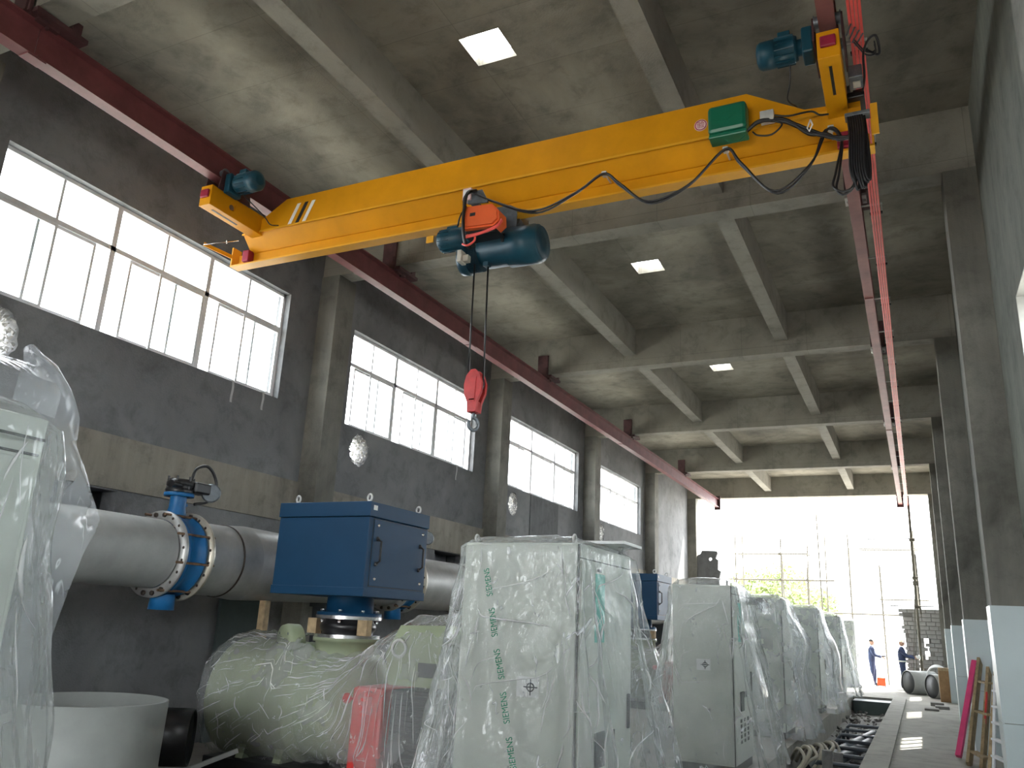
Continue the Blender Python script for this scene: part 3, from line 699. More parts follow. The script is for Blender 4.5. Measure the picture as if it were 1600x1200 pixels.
for sy in (-1, 1):
    q = MB(); q.prism([(-3.95, 3.9), (-3.42, 3.86), (-3.42, 4.12), (-3.5, 4.17), (-3.86, 4.17), (-3.95, 4.12)], 'y', 6.95+sy*.15-.008, 6.95+sy*.15+.008); tp = q.build('trolley_plate', M['iron'], h)
    for x in (-3.83, -3.54):
        q = MB(); q.cyl((x, 6.95+sy*.055, 4.10), (x, 6.95+sy*.14, 4.10), .052, 18); q.build('wheel', M['iron'], tp)
q = MB(); q.prism([(-3.87, 3.83), (-3.87, 4.0), (-3.83, 4.035), (-3.53, 4.015), (-3.45, 3.93), (-3.44, 3.82), (-3.50, 3.765), (-3.84, 3.785)], 'y', 6.45, 6.62); q.prism([(-3.86, 3.84), (-3.86, 3.99), (-3.82, 4.02), (-3.54, 4.0), (-3.47, 3.92), (-3.46, 3.83), (-3.51, 3.785), (-3.83, 3.80)], 'y', 6.43, 6.46); ob = q.build('control_box', M['orange'], h)
q = MB(); q.box(-3.765, -3.705, 6.426, 6.4295, 3.905, 3.94); q.build('box_label', M['black'], ob)
q = MB(); q.prism([(-3.84, 3.72), (-3.84, 3.785), (-3.5, 3.765), (-3.47, 3.73)], 'y', 6.5, 6.66); q.build('box_mount', M['rubber'], h)
for i, pts in enumerate(([(-3.44, 6.5, 3.85), (-3.45, 6.44, 3.76), (-3.6, 6.42, 3.70), (-3.78, 6.44, 3.70), (-3.82, 6.5, 3.74)], [(-3.43, 6.5, 3.83), (-3.46, 6.43, 3.73), (-3.62, 6.41, 3.68), (-3.8, 6.44, 3.68)], [(-3.70, 6.44, 3.70), (-3.69, 6.42, 3.62), (-3.76, 6.41, 3.575), (-3.83, 6.43, 3.61)])):
    q = MB(); q.tube(smooth_path(pts), .011, 8); q.build('red_lead', M['busbar'], h)
q = MB(); q.tube(smooth_path([(-3.8, 6.58, 4.29), (-3.83, 6.46, 4.2), (-3.82, 6.40, 4.0), (-3.82, 6.40, 3.8), (-3.81, 6.44, 3.64), (-3.77, 6.5, 3.58)]), .017, 8); q.tube(smooth_path([(-3.82, 6.57, 4.29), (-3.86, 6.46, 4.16), (-3.835, 6.415, 3.98)]), .012, 8); q.build('control_cable', M['cable'], h)
q = MB(); q.tube(smooth_path([(-3.93, 6.62, 4.15), (-3.97, 6.58, 4.02), (-4.04, 6.66, 3.96)]), .009, 6); q.build('motor_lead', M['cable'], h)
q = MB(); q.prism([(-3.9, 4.16), (-3.9, 4.30), (-3.74, 4.30), (-3.66, 4.14)], 'y', 6.60, 6.62); q.box(-3.88, -3.80, 6.62, 6.80, 4.16, 4.19); q.build('cable_bracket', M['iron'], h)
q = MB(); q.bbox(-3.96, -3.86, 6.58, 6.66, 4.20, 4.34, .006); pl = q.build('load_limiter', M['pinktag'], h)
q = MB(); q.box(-3.95, -3.885, 6.575, 6.5795, 4.235, 4.315); q.build('limiter_plate', M['paper'], pl)
q = MB(); q.bbox(-3.99, -3.94, 6.60, 6.72, 3.52, 3.65, .008); q.box(-3.94, -3.88, 6.64, 6.70, 3.53, 3.60); q.build('limit_switch', M['beige'], h)
q = MB(); q.bbox(-3.76, -3.70, 6.75, 6.82, 3.50, 3.55, .008); q.build('rope_guide', M['teal_dk'], h)
q = MB(); q.bbox(-4.46, -4.37, 6.72, 6.735, 3.86, 3.94, .004); q.bar((-4.38, 6.73, 3.93), (-4.25, 6.74, 3.97), .006, .006); q.build('yellow_tag', M['yellow2'], h)
for x, xb in ((-3.885, -3.875), (-3.725, -3.70)):
    q = MB(); q.tube([(x, 6.8, 3.56), (xb, 6.8, 2.22)], .0095, 6); q.build('wire_rope', M['cable'], h)
bx = -3.785
q = MB()
for sy in (-.045, .045):
    prof = [(bx-.045, 1.95), (bx+.045, 1.95), (bx+.055, 2.05), (bx+.095, 2.14), (bx+.10, 2.24), (bx+.07, 2.33), (bx+.02, 2.385), (bx-.03, 2.38), (bx-.08, 2.32), (bx-.10, 2.23), (bx-.09, 2.13), (bx-.055, 2.05)]
    q.prism(prof, 'y', 6.8+sy-.018, 6.8+sy+.018)
q.prism([(bx-.03, 2.05), (bx+.03, 2.05), (bx+.04, 2.3), (bx-.04, 2.3)], 'y', 6.73, 6.74); q.bbox(bx-.05, bx+.05, 6.74, 6.86, 1.945, 2.06, .01)
hb = q.build('hook_block', M['hookred'], h)
q = MB(); q.lathe((bx, 6.778, 2.24), (0, 1, 0), [(0, .088), (.012, .07), (.03, .07), (.044, .088)], 26); q.build('sheave', M['iron'], hb)
q = MB(); q.bar((bx-.03, 6.735, 2.07), (bx+.03, 6.735, 2.07), .01, .012); q.build('retaining_plate', M['chrome'], hb)
q = MB(); a = Vector((.55, .83, 0)).normalized(); c = Vector((bx, 6.8, 1.835)); pts = [c+Vector((0, 0, .11)), c+Vector((0, 0, .075))]
for i in range(15):
    an = math.radians(95-i*21.5); pts.append(c+a*math.cos(an)*.052+Vector((0, 0, math.sin(an)*.062)))
q.tube(smooth_path(pts, 3), .018, 8); q.build('hook', M['iron'], hb)

# ================================================================ STEEL PIPELINE WITH VALVES
PX, PZ = -7.1, 0.50
pp = thing('steel_pipe', (PX, 12, PZ-.4), 'large dull steel pipe running along the window wall below the ring beam', 'pipe')
def seg(y0, y1, r0, r1, m='steel'):
    q = MB(); q.cyl((PX, y0, PZ), (PX, y1, PZ), r0, 48, r1); return q.build('pipe_section', M[m], pp)
seg(0.5, 6.13, .35, .35, 'steel_d'); seg(6.52, 7.02, .385, .39); seg(7.03, 7.3, .395, .42)
seg(7.3, 10.43, .42, .36); seg(10.82, 12.35, .39, .395); seg(12.36, 12.7, .40, .42); seg(12.7, 17.0, .42, .37); seg(17.2, 27.0, .39, .39)
for y, r in ((7.025, .394), (12.355, .40)):
    q = MB(); q.lathe((PX, y-.014, PZ), (0, 1, 0), [(0, r), (.006, r+.007), (.022, r+.007), (.028, r)], 48, False); q.build('weld_ring', M['weld'], pp)
for y in (6.525, 10.825):
    q = MB(); q.lathe((PX, y, PZ), (0, 1, 0), [(0, .396), (.018, .3905), (.04, .387)], 48, False); q.build('heat_mark', M['rust'], pp)
for y in (3.0, 9.2, 14.6, 20, 25):
    q = MB(); q.box(PX-.3, PX+.3, y-.06, y+.06, FL, PZ-.44); q.box(PX-.34, PX+.34, y-.08, y+.08, PZ-.44, PZ-.38); q.prism([(PX-.3, PZ-.38), (PX+.3, PZ-.38), (PX+.3, PZ-.22), (PX+.15, PZ-.34), (PX-.15, PZ-.34), (PX-.3, PZ-.22)], 'y', y-.05, y+.05); q.build('pipe_support', M['motor'], pp)
vl = thing('butterfly_valve', (PX, 6.33, PZ-.5), 'blue valve between bolted flanges left of the nearest blue cabinet', 'valve', 'pipeline valves')
def flange_ring(y, R, m):
    q = MB(); q.lathe((PX, y, PZ), (0, 1, 0), [(0, .352), (0, R), (.03, R), (.03, .352), (0, .352)], 56, False); fl = q.build('flange', M[m], vl)
    for i in range(20):
        an = 2*math.pi*(i+.5)/20; c = Vector((PX+math.cos(an)*(R-.042), y-.004, PZ+math.sin(an)*(R-.042)))
        q = MB()
        if i in (4, 5, 14, 15, 16): q.lathe(c-Vector((0, .018, 0)), (0, 1, 0), [(0, .0), (0, .026), (.02, .026), (.02, 0)], 6, False)
        else: q.lathe(c, (0, 1, 0), [(0, .0), (0, .015), (.003, .015)], 10, False)
        q.build('bolt_hole' if i not in (4, 5, 14, 15, 16) else 'nut', M['weld'], fl)
flange_ring(6.14, .445, 'steel'); flange_ring(6.485, .465, 'flange')
q = MB(); q.lathe((PX, 6.19, PZ), (0, 1, 0), [(0, .36), (0, .42), (.04, .43), (.06, .395), (.20, .395), (.22, .43), (.26, .42), (.26, .36)], 56, False); q.build('valve_body', M['valve'], vl)
for an in (math.radians(-12), math.radians(28), math.radians(70), math.radians(110), math.radians(190), math.radians(-60)):
    q = MB(); c = Vector((PX+math.cos(an)*.425, 0, PZ+math.sin(an)*.425)); q.cyl((c.x, 6.06, c.z), (c.x, 6.56, c.z), .013, 8); q.build('tie_rod', M['rust'], vl)
q = MB(); q.lathe((PX, 6.33, PZ+.39), (0, 0, 1), [(0, .11), (.12, .085), (.24, .085)], 24); q.bar((PX, 6.30, PZ+.4), (PX, 6.44, PZ+.55), .05, .03); q.build('valve_neck', M['valve'], vl)
q = MB(); q.lathe((PX, 6.33, PZ+.62), (0, 0, 1), [(0, .12), (0, .155), (.035, .155), (.035, .12)], 24); nf = q.build('neck_flange', M['valve'], vl)
q = MB(); q.lathe((PX, 6.33, PZ+.66), (0, 0, 1), [(0, .14), (.03, .15), (.05, .125), (.075, .145), (.11, .145), (.14, .13), (.15, .06)], 24); q.bbox(PX-.02, PX+.16, 6.40, 6.62, PZ+.67, PZ+.79, .02); q.cyl((PX+.08, 6.14, PZ+.73), (PX+.08, 6.5, PZ+.73), .035, 12)
for i in range(6):
    an = 2*math.pi*i/6; q.cyl((PX+.13*math.cos(an), 6.33+.13*math.sin(an), PZ+.64), (PX+.13*math.cos(an), 6.33+.13*math.sin(an), PZ+.83), .012, 6)
gbx = q.build('gearbox', M['rubber'], vl)
q = MB(); q.lathe((PX+.14, 6.64, PZ+.70), (.75, -.66, 0), [(0, .10), (.015, .105), (.03, .09)], 24)
for i in range(8):
    an = 2*math.pi*i/8; e1 = Vector((0, 0, 1)); e2 = Vector((.66, .75, 0)); c = Vector((PX+.14, 6.64, PZ+.70))+Vector((.75, -.66, 0))*.03+(e1*math.cos(an)+e2*math.sin(an))*.08; q.cyl(c, c+Vector((.75, -.66, 0))*.01, .01, 6)
q.build('gear_cover', M['iron'], vl)
q = MB(); q.tube(smooth_path([(PX+.1, 6.38, PZ+.80), (PX+.1, 6.42, PZ+.93), (PX+.1, 6.56, PZ+.99), (PX+.1, 6.68, PZ+.92), (PX+.12, 6.72, PZ+.78), (PX+.1, 6.66, PZ+.62), (PX+.06, 6.5, PZ+.56)]), .017, 8); q.build('handwheel_rim', M['rubber'], vl)
q = MB(); q.lathe((PX, 6.33, PZ-.56), (0, 0, 1), [(0, .12), (.0, .13), (.16, .12)], 20); q.build('bottom_boss', M['valve'], vl)
v2 = copy_tree(vl, (0, 4.3, 0), 'blue valve partly hidden behind the nearest blue cabinet, only its gear cover showing')
for c in kids(v2):                                # this one's gearbox sits turned farther along the pipe
    if c.name.startswith('gear_cover'): c.location.y += .30
    if c.name.startswith('gearbox'): c.location.y += .16

# ================================================================ BLUE CABINET ON EXPANSION JOINT (proto + copies)
bc = thing('blue_cabinet', (-5.66, 7.59, .0), 'square blue steel cabinet with lid and door, nearest of its kind, above the wrapped machine', 'cabinet', 'blue cabinets on the machines')
x0, x1, y0, y1, z0, z1 = -6.27, -5.05, 7.0, 8.18, .17, 1.135
q = MB(); q.bbox(x0+.012, x1-.012, y0+.012, y1-.012, z0, z1-.16, .006); body = q.build('body', M['blue'], bc)
q = MB(); q.bbox(x0, x1, y0, y1, z1-.155, z1, .006); q.build('lid', M['blue'], bc)
q = MB(); q.bbox(x0+.002, x1-.002, y0+.002, y1-.002, z0-.002, z0+.085, .004); q.build('base_frame', M['blue'], bc)
q = MB(); q.box(x1-.013, x1-.0085, y0+.085, y1-.05, z0+.1, z1-.17); q.build('door_gap', M['black'], bc)
q = MB(); q.bbox(x1-.0125, x1-.002, y0+.095, y1-.06, z0+.108, z1-.178, .003); dor = q.build('door', M['blue'], bc)
for yy in (y0+.15, y1-.19):
    q = MB(); xx = x1+.05
    q.tube([(x1-.002, yy+.02, .50), (xx, yy+.02, .53), (xx, yy+.02, .73), (x1-.002, yy+.02, .76)], .012, 8)
    q.lathe((x1-.004, yy+.02, .50), (1, 0, 0), [(0, .026), (.02, .016)], 10); q.lathe((x1-.004, yy+.02, .76), (1, 0, 0), [(0, .026), (.02, .016)], 10); q.build('handle', M['black'], dor)
for yy in (y0+.17, y1-.13):
    for zz in (.35, .90):
        q = MB(); q.lathe((x1-.003, yy, zz), (1, 0, 0), [(0, .018), (.012, .016), (.016, .005)], 10); q.build('door_screw', M['chrome'], dor)
for xx, yy in ((x0+.17, y0+.09), (x1-.09, y0+.09), (x1-.09, y1-.12), (x0+.17, y1-.12)):
    q = MB(); q.ringtube((xx, yy, z1+.05), (.3, 1, 0), .036, .011, 20, 8); q.cyl((xx, yy, z1), (xx, yy, z1+.018), .022, 12); q.build('lifting_eye', M['zinc'], bc)
q = MB(); q.box(x1-.001, x1+.002, y0+.05, y0+.12, 1.05, 1.1); q.build('name_label', M['paper'], bc)
q = MB(); q.tube([(x1-.3, y0+.55, z1), (x1-.3, y0+.55, z1+.04), (x1-.3, y0+.7, z1+.04), (x1-.3, y0+.7, z1)], .012, 6); q.build('lid_handle', M['black'], bc)
NX, NY = -5.6, 7.55
q = MB(); q.lathe((NX, NY, -.03), (0, 0, 1), [(0, .35), (.035, .35), (.035, .255), (.2, .25)], 36); q.build('neck', M['blue'], bc)
for i in range(8):
    an = 2*math.pi*(i+.4)/8; q = MB(); q.lathe((NX+.31*math.cos(an), NY+.31*math.sin(an), -.10), (0, 0, 1), [(0, .02), (.03, .02), (.03, .012), (.105, .012), (.105, .022), (.13, .022)], 8); q.build('bolt', M['chrome'], bc)
q = MB(); q.lathe((NX, NY, -.065), (0, 0, 1), [(0, .355), (.033, .355)], 40); q.build('upper_flange', M['chrome'], bc)
q = MB(); q.lathe((NX, NY, -.225), (0, 0, 1), [(0, .27), (.02, .27), (.05, .295), (.08, .305), (.11, .295), (.14, .27), (.16, .27)], 40); q.build('rubber_bellows', M['rubber'], bc)
q = MB(); q.lathe((NX, NY, -.258), (0, 0, 1), [(0, .355), (.033, .355)], 40); q.build('lower_flange', M['chrome'], bc)
for (bxx, byy) in ((-.36, -.12), (.33, -.16)):
    q = MB(); q.bbox(NX+bxx-.06, NX+bxx+.06, NY+byy-.05, NY+byy+.05, -.225, -.066, .004); q.build('wood_spacer', M['wood'], bc)

def ridges(fn, n, seed, umin, umax, vmin, vmax, lu, lv, r, name, parent, focus=None):
    """fold ridges, white in place of their glints, standing on a film surface fn(u, v); each tapers to nothing at its ends"""
    rnd = random.Random(seed); q = MB()
    for k in range(n):
        u0, v0 = rnd.uniform(umin, umax), rnd.uniform(vmin, vmax)
        L = rnd.uniform(.35, 1.0)
        if focus and rnd.random() < .8:
            du, dv = u0-focus[0], v0-focus[1]; m = math.hypot(du, dv)+1e-6; du, dv = du/m*lv*L, dv/m*lv*L
        else:
            a = rnd.gauss(0, .7); du, dv = lu*L*math.sin(a)*2, lv*L*math.cos(a)
        bend = rnd.uniform(-.25, .25); K = 9; pts = []; rr = []
        rmax = r*(rnd.uniform(.4, 1.0) if rnd.random() < .7 else rnd.uniform(1.3, 2.4))
        for i in range(K):
            t = i/(K-1)-.5; w_ = 1-4*t*t
            u, v = u0+du*t+bend*lu*w_, v0+dv*t; u = min(max(u, 0), 1); v = min(max(v, 0), 1)
            pts.append(Vector(fn(u, v))); rr.append(rmax*(.08+.92*w_**.7)*rnd.uniform(.75, 1.1))
        if (pts[0]-pts[-1]).length < .02: continue
        q.tube(pts, rr, 5)
    o = q.build(name, M['film_glint'], parent); o['kind'] = 'stuff'; return o
# ================================================================ BLOWER UNIT UNDER FILM
bu = thing('blower_unit', (-5.4, 7.55, FL), 'pale green blower, dark motor and red guard under film below the nearest blue cabinet', 'blower', 'blower units')
BC = (7.55, -.93)
q = MB(); q.lathe((-6.95, BC[0], BC[1]), (1, 0, 0), [(0, .3), (.0, .58), (.03, .62), (.09, .62), (.10, .60), (1.02, .60), (1.03, .615), (1.10, .615), (1.12, .55), (1.3, .5)], 56); br = q.build('silencer_drum', M['machine'], bu)
q = MB()
for i in range(7): q.lathe((-6.72+.13*i, BC[0], BC[1]), (1, 0, 0), [(0, .601), (.006, .606), (.012, .601)], 56, False)
q.build('drum_ribs', M['machine'], br)
q = MB(); q.lathe((-5.82, BC[0], BC[1]), (1, 0, 0), [(0, .5), (.05, .56), (.5, .56), (.6, .4), (.72, .25)], 48); q.lathe((NX, NY, BC[1]+.3), (0, 0, 1), [(0, .4), (.2, .33), (.33, .33), (.33, .36), (.37, .36)], 40); q.build('volute', M['machine'], bu)
q = MB(); q.lathe((-6.25, 7.30, -.36), (.45, .88, .1), [(0, .12), (.0, .205), (.05, .215), (.17, .2)], 36); cp = q.build('inspection_cap', M['machine'], bu)
for i in range(8):
    an = 2*math.pi*i/8; q = MB(); c_ = Vector((-6.25, 7.30, -.36))+Vector((.88, -.45, 0))*.165*math.cos(an)+Vector((0, 0, .165*math.sin(an))); q.cyl(c_-Vector((.45, .88, .1))*.012, c_+Vector((.45, .88, .1))*.01, .017, 8); q.build('cap_bolt', M['iron'], cp)
for yy in (7.0, 7.15): pass
q = MB(); q.bbox(-5.03, -4.67, 6.95, 7.75, -1.5, -.68, .035); gd = q.build('coupling_guard', M['guard'], bu)
q = MB(); q.lathe((-5.10, 6.98, -.80), (0, -1, 0), [(0, .05), (.02, .05), (.03, .03)], 16); q.bar((-5.1, 6.99, -.8), (-5.0, 7.0, -.8), .03, .02); q.build('guard_latch', M['guard'], gd)
q = MB(); q.bbox(-4.6, -3.45, 6.98, 8.1, -1.4, -.68, .02); mt = q.build('motor', M['motor'], bu)
for i in range(14):
    z = -1.33+.046*i; q = MB(); q.box(-4.57, -3.5, 6.95, 6.981, z, z+.014); q.build('cooling_fin', M['cab_grey'], mt)
q = MB(); q.prism([(-4.62, -.64), (-4.68, -.36), (-4.53, -.09), (-3.93, -.07), (-3.74, -.24), (-3.74, -.64)], 'y', 6.95, 8.05); hd = q.build('cooler_hood', M['machine'], bu)
for xx in (-3.9, -4.5):
    q = MB(); q.ringtube((xx, 6.9, -.30), (0, 1, 0), .075, .014, 22, 8); q.bar((xx, 6.9, -.375), (xx, 6.96, -.375), .04, .02); q.build('lifting_eye', M['zinc'], hd)
q = MB(); q.box(-4.3, -3.95, 6.944, 6.95, -.55, -.42); q.build('hood_vent', M['motor'], hd)
q = MB(); q.bbox(-6.9, -3.3, 7.0, 8.1, FL, -1.5, .01); q.build('skid', M['black'], bu)
for xx in (-6.5, -6.0):
    q = MB(); q.prism([(7.1, -1.5), (8.0, -1.5), (7.9, -1.2), (7.2, -1.2)], 'x', xx-.05, xx+.05); q.build('saddle', M['machine'], bu)
# clear film thrown over the unit
def lerp_tab(tab, x):
    for (a, va), (b, vb) in zip(tab[:-1], tab[1:]):
        if x <= b: t = (x-a)/(b-a); t = max(0, min(1, t)); return va+(vb-va)*t
    return tab[-1][1]
def sheet_pt(u, v):
    x = -7.04+u*3.62
    b = lerp_tab([(-7.04, .60), (-6.9, .68), (-6.0, .67), (-5.75, .62), (-5.3, .56), (-5.1, .56), (-4.68, .80), (-4.5, .92), (-4.2, .93), (-3.95, .92), (-3.7, .80), (-3.4, .7)], x)
    a = lerp_tab([(-7.04, .60), (-6.9, .665), (-5.9, .66), (-5.5, .60), (-5.2, .64), (-4.6, .70), (-3.4, .70)], x)
    ex = lerp_tab([(-7.0, 1.0), (-5.6, 1.0), (-4.9, .55), (-3.4, .5)], x)
    th0 = lerp_tab([(-7.0, 112), (-6.1, 105), (-5.98, 62), (-5.25, 60), (-4.75, 110), (-3.4, 115)], x)
    th = math.radians(th0+(-62-th0)*v)
    c, s_ = math.cos(th), math.sin(th)
    cy = math.copysign(abs(c)**ex, c); sz = math.copysign(abs(s_)**ex, s_)
    # radiating pull folds from the hood corner and random crinkle
    dx, dz = x+4.42, (sz*b)-.88; ang = math.atan2(dz, dx); rr = math.hypot(dx, dz)
    fold = .02*math.sin(ang*23)*min(1, rr*1.4)*(1 if x < -3.6 else .4)
    cr_ = .010*math.sin(x*31+v*17)+.008*math.sin(x*19-v*43)+.006*math.sin(x*57+v*60)
    a2, b2 = a+.02+fold+cr_, b+.02+fold*.5+cr_
    return (x+.01*math.sin(v*40+x*9), BC[0]-cy*a2, BC[1]+sz*b2)
q = MB(); q.grid(sheet_pt, 150, 70); sh1 = q.build('plastic_sheet', M['film_thin'])
tag(sh1, 'crinkled clear plastic sheet draped over the blower below the nearest blue cabinet', 'plastic sheet', 'plastic sheets over machines')
ridges(sheet_pt, 130, 3, .0, .62, .05, .95, .03, .16, .0035, 'fold', sh1, (.74, .12))
ridges(sheet_pt, 170, 4, .45, .98, .05, .98, .025, .14, .0035, 'fold', sh1, (.74, .10))
# further unit down the hall
bc2 = copy_tree(bc, (0, 10.7, 0), 'blue steel cabinet seen between the second and third wrapped switch cabinets'); bc2['label'] = 'second blue steel cabinet, farther away, right of the nearest wrapped cabinet'
copy_tree(bu, (0, 10.7, 0), 'blower unit under film below the farther blue cabinet, mostly hidden')
copy_tree(sh1, (0, 10.7, 0), 'clear plastic sheet draped over the machine below the farther blue cabinet')

# ================================================================ THINGS BY THE WINDOW WALL
tk = thing('open_tank', (-6.27, 5.0, FL), 'pale grey open cylindrical tank standing on the floor by the window wall', 'tank')
q = MB(); q.lathe((-6.27, 5.0, FL), (0, 0, 1), [(0, .60), (.0, .61), (.86, .625), (.865, .60), (.02, .585)], 56, False); q.build('shell', M['tank'], tk)
q = MB(); q.cyl((-6.27, 5.0, FL+.001), (-6.27, 5.0, FL+.02), .59, 40); q.build('bottom_plate', M['tank'], tk)
fs_ = thing('flanged_pipe_stub', (-6.85, 6.35, FL), 'short flanged pipe stub with black opening lying beside the open tank', 'pipe stub')
dv = Vector((.8, .6, 0)); c = Vector((-7.0, 6.45, FL+.37))
q = MB(); q.lathe(c, dv, [(0, .27), (0, .35), (.035, .35), (.035, .28), (.04, .27), (0, .27)], 40, False); q.build('flange', M['iron'], fs_)
q = MB(); q.lathe(c+dv*.03, dv, [(0, .275), (.3, .275), (.3, .25), (0.0, .25)], 36, False); q.cyl(c+dv*.28, c+dv*.30, .26, 30); q.build('stub', M['rubber'], fs_)
q = MB(); q.bbox(-8.27, -8.22, 8.3, 9.1, FL, .16, .005); tag(q.build('green_board', M['board']), 'dark green sheet board leaning on the window wall below the pipe', 'board')
q = MB(); q.bar((-6.98, 7.74, FL), (-6.98, 7.74, .095), .09, .085); tag(q.build('wooden_prop', M['wood']), 'upright sawn timber prop under the steel pipe beside the nearest blue cabinet', 'timber')
q = MB(); q.bar((-6.6, 6.1, FL+.03), (-6.15, 6.7, FL+.3), .04, .04); tag(q.build('steel_bar', M['steel_d']), 'thin steel bar lying beside the flanged pipe stub', 'bar')
for i, (y, z0_, L, lab) in enumerate(((8.0, 2.98, .3, 'pale strip hanging from the sill of the nearest window, left of two'), (8.6, 2.98, .26, 'pale strip hanging from the sill of the nearest window, near its far end'), (14.3, 2.98, .3, 'pale strip hanging from the sill of the second window'))):
    q = MB(); q.grid(lambda u, v: (XL+.012+.012*math.sin(v*5), y-.02+.04*u+.02*v*v, z0_+.03-v*L), 3, 8)
    q.grid(lambda u, v: (XL-.12+.132*v, y-.02+.04*u, z0_+.032), 3, 3); tag(q.build('hanging_strip', M['strip']), lab, 'strip', 'strips hanging from window sills')

# ================================================================ WRAPPED SWITCH CABINETS
def cabinet(x0, x1, y0, y1, zt, label, detail=0):
    root = thing('switch_cabinet', ((x0+x1)/2, (y0+y1)/2, FL), label, 'switch cabinet', 'switch cabinets in a row')
    q = MB(); q.bbox(x0, x1, y0, y1, FL+.10, zt, .006); q.build('body', M['cab'], root)
    q = MB(); q.box(x0+.01, x1-.01, y0+.01, y1-.01, FL, FL+.10); q.build('plinth', M['cab_dk'], root)
    # near side sheet, door towards the walkway
    q = MB(); q.bbox(x0+.012, x1-.012, y0-.012, y0-.0005, FL+.13, zt-.012, .004); q.build('side_sheet', M['cab'], root)
    q = MB(); q.box(x1+.0005, x1+.003, y0+.012, y1-.012, zt-.105, zt-.098); q.build('header_seam', M['cab_dk'], root)
    q = MB(); q.box(x1-.004, x1+.006, y0-.016, y0+.004, FL+.1, zt-.01); q.build('corner_seal', M['cab_dk'], root)
    q = MB(); q.bbox(x1+.0005, x1+.014, y0+.03, y1-.02, FL+.14, zt-.115, .004); d = q.build('door', M['cab'], root)
    q = MB(); q.bbox(x1+.014, x1+.035, y1-.13, y1-.09, -.75, -.5, .008); q.build('door_handle', M['black'], d)
    if detail:
        q = MB(); q.box(x1+.0145, x1+.0175, y0+.30, y0+.50, -.12, .36); q.build('aqua_sticker', M['aqua'], d)
        q = MB(); q.box(x1+.0145, x1+.0175, y0+.34, y0+.42, .375, .395); q.build('small_label', M['cab_dk'], d)
        q = MB(); q.bbox(x1+.0145, x1+.03, y0+.33, y0+.52, -.95, -.72, .004); q.build('operator_panel', M['board'], d)
        for i in range(2): q = MB(); q.box(x1+.0145, x1+.018, y0+.58+.12*i, y0+.64+.12*i, -.80, -.73); q.build('instrument', M['ink'], d)
        for c in range(3):
            for r in range(5):
                q = MB(); q.box(x1+.0145, x1+.018, y0+.30+.22*c, y0+.40+.22*c, -1.08-.06*r, -1.04-.06*r); q.build('vent_slot', M['cab_dk'], d)
    for yy in ((y0+.06, y1-.06) if y0 > 1 else ()):
        for xx in (x0+.06, x1-.06):
            q = MB(); q.ringtube((xx, yy, zt+.035), (1, 0, 0), .028, .008, 16, 6); q.cyl((xx, yy, zt), (xx, yy, zt+.012), .018, 10); q.build('lifting_eye', M['zinc'], root)
    for xx in (x0+.05, x1-.05):
        for zz in (zt-.06, -.55, -1.3):
            q = MB(); q.cyl((xx, y0-.017, zz), (xx, y0-.0125, zz), .010, 8); q.build('screw', M['zinc'], root)
    return root
def centre_label(root, cx, cz, y, s):
    q = MB(); q.box(cx-s, cx+s, y-.003, y-.0005, cz-s*.78, cz+s*.78); lb = q.build('label_plate', M['paper'], root)
    q = MB(); q.lathe((cx+.02, y-.005, cz), (0, 1, 0), [(0, s*.26), (0, s*.36), (.0018, s*.36), (.0018, s*.26), (0, s*.26)], 24, False); q.box(cx+.02-s*.62, cx+.02+s*.62, y-.005, y-.0032, cz-.004, cz+.004); q.box(cx+.016, cx+.024, y-.005, y-.0032, cz-s*.62, cz+s*.62); q.build('gravity_mark', M['ink'], lb)
